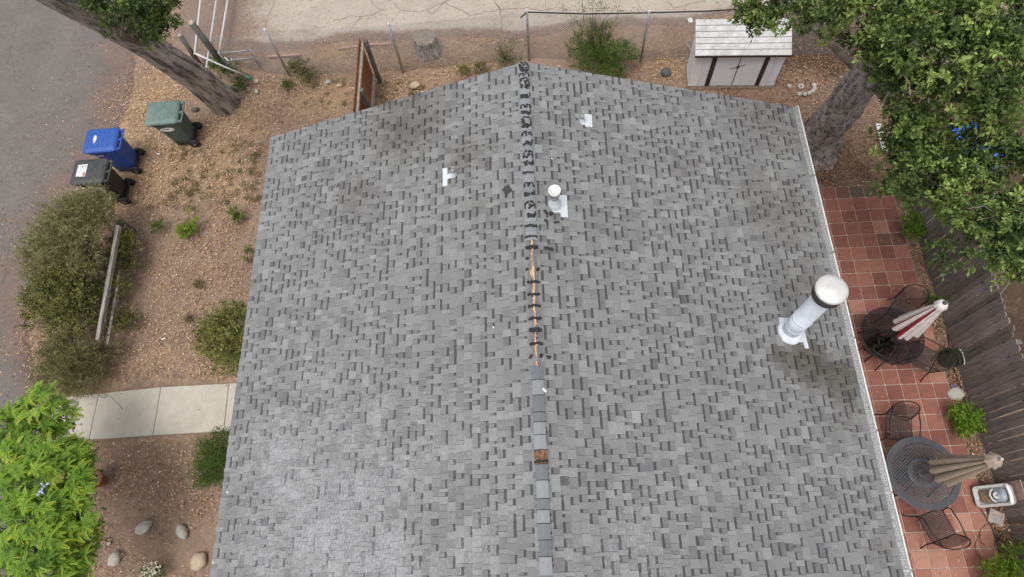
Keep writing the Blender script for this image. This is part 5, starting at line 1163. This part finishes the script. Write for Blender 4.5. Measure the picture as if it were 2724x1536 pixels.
def parasol(loc, tip_px, lean_to, label, kind):
    h = height_over(*tip_px, loc.x, loc.y); tipw = at(*tip_px, h); o = thing('parasol', (loc.x,loc.y,.02), label, 'parasol', 'folded patio parasols'); d = (tipw-Vector((loc.x,loc.y,.02)))
    ax = d.normalized(); u = ax.cross(Vector((0,1,0))).normalized(); v = ax.cross(u); L = d.length
    mb = MB(); mb.smooth = True; mb.tube([(0,0,.0), ax*L*.98], .020, 10); mb.build('pole', MT['iron'] if kind == 'stripe' else MT['galv'], o)
    mb = MB(); mb.smooth = True; mb.lathe([(.17,0),(.17,.03),(.12,.05),(.05,.08),(.035,.25)], seg=24); mb.build('base', MT['stone_dark'], o)
    # closed canopy: eight hanging folds, each its own panel
    Lc = 1.42 if kind == 'tan' else 1.26; nf = 8; seg = 9
    tocam = Vector((-loc.x,-loc.y,H-L)).normalized(); sidev = ax.cross(tocam).normalized()
    ang = lambda f: u*math.cos(2*math.pi*f/nf)+v*math.sin(2*math.pi*f/nf)
    vis = sorted([f for f in range(nf) if ang(f).dot(tocam) > -.15], key=lambda f: ang(f).dot(sidev)); reds = (vis[1], vis[-2])
    for f in range(nf):
        mb = MB(); mb.smooth = True; a0 = 2*math.pi*f/nf; rings = []; amp = random.uniform(.85,1.12); sh = random.uniform(-.12,.12); low = random.uniform(-.03,.03)
        for i in range(9):
            t = i/8; R0 = (.035+.225*t**.85) if kind == 'tan' else (.045+.205*t**.85); ring = []
            for j in range(seg+1):
                b = j/seg; ang = a0+sh*t+(b-.5)*2*math.pi/nf*1.12; bulge = math.sin(math.pi*b)**.6; r = R0*(.38+.68*bulge*amp); zz = L-.06-t*(Lc+low)+(.05*(bulge-.6) if i == 8 else 0)*(-1)
                ring.append(ax*zz+(u*math.cos(ang)+v*math.sin(ang))*r)
            rings.append(ring)
        red = kind == 'stripe' and f in reds
        ids = [[mb.vert(p) for p in r] for r in rings]
        for a, b in zip(ids, ids[1:]):
            for j in range(seg):
                mb.mat = 1 if red and j < 4 else 0
                mb.face((a[j],a[j+1],b[j+1],b[j]))
        me_ = mb.build('canopy_fold', [MT['canvas_tan'] if kind == 'tan' else MT['canvas_white'], MT['canvas_red']], o)
    # top flap
    mb = MB(); mb.smooth = True; sg = 32; prof = [(.0,0),(.05,-.03),(.09,-.10),(.12,-.19)] if kind == 'tan' else [(0,0),(.06,-.02),(.095,-.09),(.10,-.16)]; rings = []
    for q, (r, z) in enumerate(prof[1:]): rings.append([ax*(L+z)+(u*math.cos(2*math.pi*j/sg)+v*math.sin(2*math.pi*j/sg))*r*(1+.13*q/2*math.cos(8*2*math.pi*j/sg)) for j in range(sg)])
    mb.loft(rings, False); mb.face([0+j for j in range(sg)][::-1]); mb.build('top_flap', MT['canvas_tan'] if kind == 'tan' else MT['canvas_white'], o)
    mb = MB(); mb.smooth = True; mb.tube([ax*(L-.02), ax*(L+.03), ax*(L+.06)], [.035,.035,.015] if kind == 'stripe' else [.03,.028,.008], 12); mb.build('finial', MT['stone_dark'] if kind == 'stripe' else MT['stone_grey'], o)
parasol(Vector((T1.x,T1.y,0)), (2514,806), None, 'folded white parasol with red stripes standing in the glass table', 'stripe')
# grey perforated table with tan parasol
T2 = at(2456,1258,.72); T2r = ((at(2358,1258,.72)-T2).length+(at(2456,1356,.72)-T2).length)/2
o = thing('lattice_table', (T2.x,T2.y,.02), 'round dark grey metal table with square perforations beside the gutter', 'table')
def annulus(r0, r1, z, th, nm, mt, par, seg=56):
    mb = MB(); mb.smooth = False; mb.lathe([(r0,z-th),(r1-.008,z-th),(r1,z-th*.6),(r1,z-.004),(r1-.01,z),(r0,z),(r0,z-th)], seg=seg); return mb.build(nm, mt, par)
annulus(T2r*.83, T2r, zt, .03, 'rim', MT['tablegrey'], o); annulus(T2r*.29, T2r*.41, zt+.004, .02, 'inner_ring', MT['tablegrey'], o); annulus(.03, .085, zt+.004, .02, 'hub', MT['tablegrey'], o)
mb = MB(); pitch = .044
def chords(k, ra, rb):
    if abs(k) >= rb: return []
    e = math.sqrt(rb*rb-k*k)
    if abs(k) >= ra: return [(-e,e)]
    i = math.sqrt(ra*ra-k*k); return [(-e,-i),(i,e)]
k = -T2r
while k < T2r:
    for ra, rb in ((.08,T2r*.295),(T2r*.405,T2r*.835)):
        for a, b in chords(k, ra, rb): mb.box(((a+b)/2,k,zt-.018),(b-a,.016,.012)); mb.box((k,(a+b)/2,zt-.0175),(.016,b-a,.012))
    k += pitch
lat = mb.build('lattice', MT['tablegrey'], o); lat.rotation_euler.z = R_(38)
for k in range(4):
    t = math.pi/4+k*math.pi/2; mb = MB(); mb.smooth = True; mb.tube([(.3*math.cos(t),.3*math.sin(t),zt-.02),(.42*math.cos(t),.42*math.sin(t),.35),(.5*math.cos(t),.5*math.sin(t),0)],.022,8); mb.build('leg', MT['tablegrey'], o)
parasol(Vector((T2.x,T2.y,0)), (2662,1222), None, 'folded tan canvas parasol standing in the grey lattice table', 'tan')
chair((2390,1140), R_(-14), 'iron chair with curved back above the grey lattice table', h=.42)
chair((2490,1398), R_(197), 'iron chair with square mesh seat below the grey lattice table')
chair((2400,828), R_(-38), 'iron chair pushed in above the glass table')
chair((2452,950), R_(232), 'mesh chair at the lower right of the glass table')
chair((2336,922), R_(140), 'chair with grey triangle pattern under the glass table', pattern=True, h=.38, back=False)
# planter with pale hose
g = at(2512,962); o = thing('round_planter', g, 'black round planter of dark twigs against the board fence', 'planter')
mb = MB(); mb.smooth = True; mb.lathe([(.13,0),(.19,.24),(.20,.26),(.18,.26),(.16,.2),(0,.19)], seg=24); mb.build('pot', MT['black_p'], o)
foliage('twigs', o, [(g.x,g.y,.26,.16,.08)], 60, 5, .09, .12, .1, MT['olive'], .1, .1, off=g)
mb = MB(); mb.smooth = True; mb.tube([(.16+.05*math.cos(t), .16*math.sin(t), .30) for t in np.linspace(-1.3,1.5,10)], .012, 6); mb.build('hose_loop', MT['plastic_w'], o)
# pet fountain / scoop tray
g = at(2648,1319,.34); yaw = R_(2); o = thing('plastic_tray', g, 'white moulded plastic tray with soil and a hooded basin by the fence', 'tray', None, yaw)
o.rotation_euler = (0, R_(-58), 0); o.scale = (.80,.86,.86); o.location.x = min(o.location.x, FXa(o.location.y)-.24)
ang = lambda px,py,z=.1: at(px,py,z)
mb = MB(); mb.smooth = False
def tray(r, z): return r
out = rrect(0,0,.80,.44,.09,0,5)
hole1 = None
mb.loft([rrect(0,0,.78,.42,.09,0,5), rrect(0,0,.80,.44,.09,.11,5), rrect(0,0,.77,.41,.08,.125,5), rrect(0,0,.66,.33,.06,.12,5), rrect(0,0,.62,.29,.06,.05,5)]); mb.build('shell', MT['plastic_w'], o)
mb = MB(); mb.smooth = True; mb.loft([rrect(.13,0,.34,.27,.10,.055,5), rrect(.13,0,.33,.26,.10,.10,5)]); mb.build('basin', MT['plastic_clear'], o)
mb = MB(); mb.smooth = True; mb.tube([(.03,-.13,.10),(.0,-.08,.16),(-.02,0,.18),(.0,.08,.16),(.03,.13,.10)],.022,8); mb.build('divider', MT['plastic_w'], o)
mb = MB(); mb.smooth = True; mb.tube([(.10,-.06,.11),(.06,-.03,.14),(.05,.0,.15),(.06,.03,.14),(.10,.06,.11)],.028,8); mb.build('spout', MT['plastic_w'], o)
mb = MB(); mb.smooth = True; mb.tube([(.33+.05*math.cos(t), .19*math.sin(t), .13) for t in np.linspace(-1.5,1.5,9)],[.02]+[.04]*7+[.02],8); mb.build('hood', MT['sticker'], o)
mb = MB(); mb.smooth = True; mb.loft([rrect(-.17,0,.24,.26,.05,.05,4), rrect(-.17,0,.23,.25,.05,.09,4), rrect(-.17,0,.12,.12,.04,.105,4)]); mb.build('soil', MT['ground'], o)
m = 40; bs = np.stack([rng.uniform(-.28,-.06,m), rng.uniform(-.12,.12,m), rng.uniform(.10,.13,m)],-1); a = rng.uniform(0,6.28,m)
link('leaves', leaf_mesh('leaves', bs, unit(np.stack([np.cos(a),np.sin(a),rng.uniform(-.2,.4,m)],-1)), unit(rng.normal(0,.3,(m,3))+np.array([0,0,1])), rng.uniform(.03,.07,m), rng.uniform(.012,.02,m), rng.uniform(.1,.6,m), MT['leaf_litter']), o)
o = thing('square_paver', at(2646,1378), 'single mottled square paver lying askew on the bed', 'paver', None, R_(-28)); mb = MB(); mb.loft([rrect(0,0,.255,.255,.01,0,2),rrect(0,0,.255,.255,.01,.05,2),rrect(0,0,.24,.24,.01,.056,2)]); mb.build('block', MT['paver'], o)
py_ = at(2700,1305); yb = ray(2708,1305)[1]*(FX/ray(2708,1305)[0]); z0_, z1_ = H-FXa(yb)/ray(2690,1305)[0], H-FXa(yb)/ray(2726,1305)[0]
mb = MB(); mb.off = bf.location; mb.tone = .9; mb.box((FXa(yb)-.035, yb, (z0_+z1_)/2), (.022,.33,abs(z1_-z0_)+.05)); q = mb.build('patch_board', MT['brick'], bf); q['label'] = 'pale pink patch board'
o = thing('garden_wire', at(2630,1450), 'loose loops of dark wire on the patio corner', 'wire'); mb = MB(); mb.off = o.location; mb.smooth = True
def loop(cx, cy, r, t0, t1): return [at(cx+r*math.cos(t)*1.1, cy+r*math.sin(t), .05+.04*math.sin(3*t)) for t in np.linspace(t0,t1,16)]
mb.tube(loop(2640,1425,32,2.2,6.2), .005, 5); mb.tube(loop(2640,1455,42,.4,4.0), .005, 5); mb.tube([at(2600,1340,.05),at(2625,1380,.05),at(2655,1440,.06),at(2680,1480,.05)], .006, 5); mb.tube(loop(2668,1448,20,1,5), .005, 5); mb.build('loops', MT['iron'], o)
o = thing('blue_bottle_cap', at(2534,1027), 'tiny blue plastic lid at the patio edge', 'lid'); mb = MB(); mb.lathe([(.045,0),(.045,.02),(0,.022)], seg=14); mb.build('disc', MT['blue_p'], o)
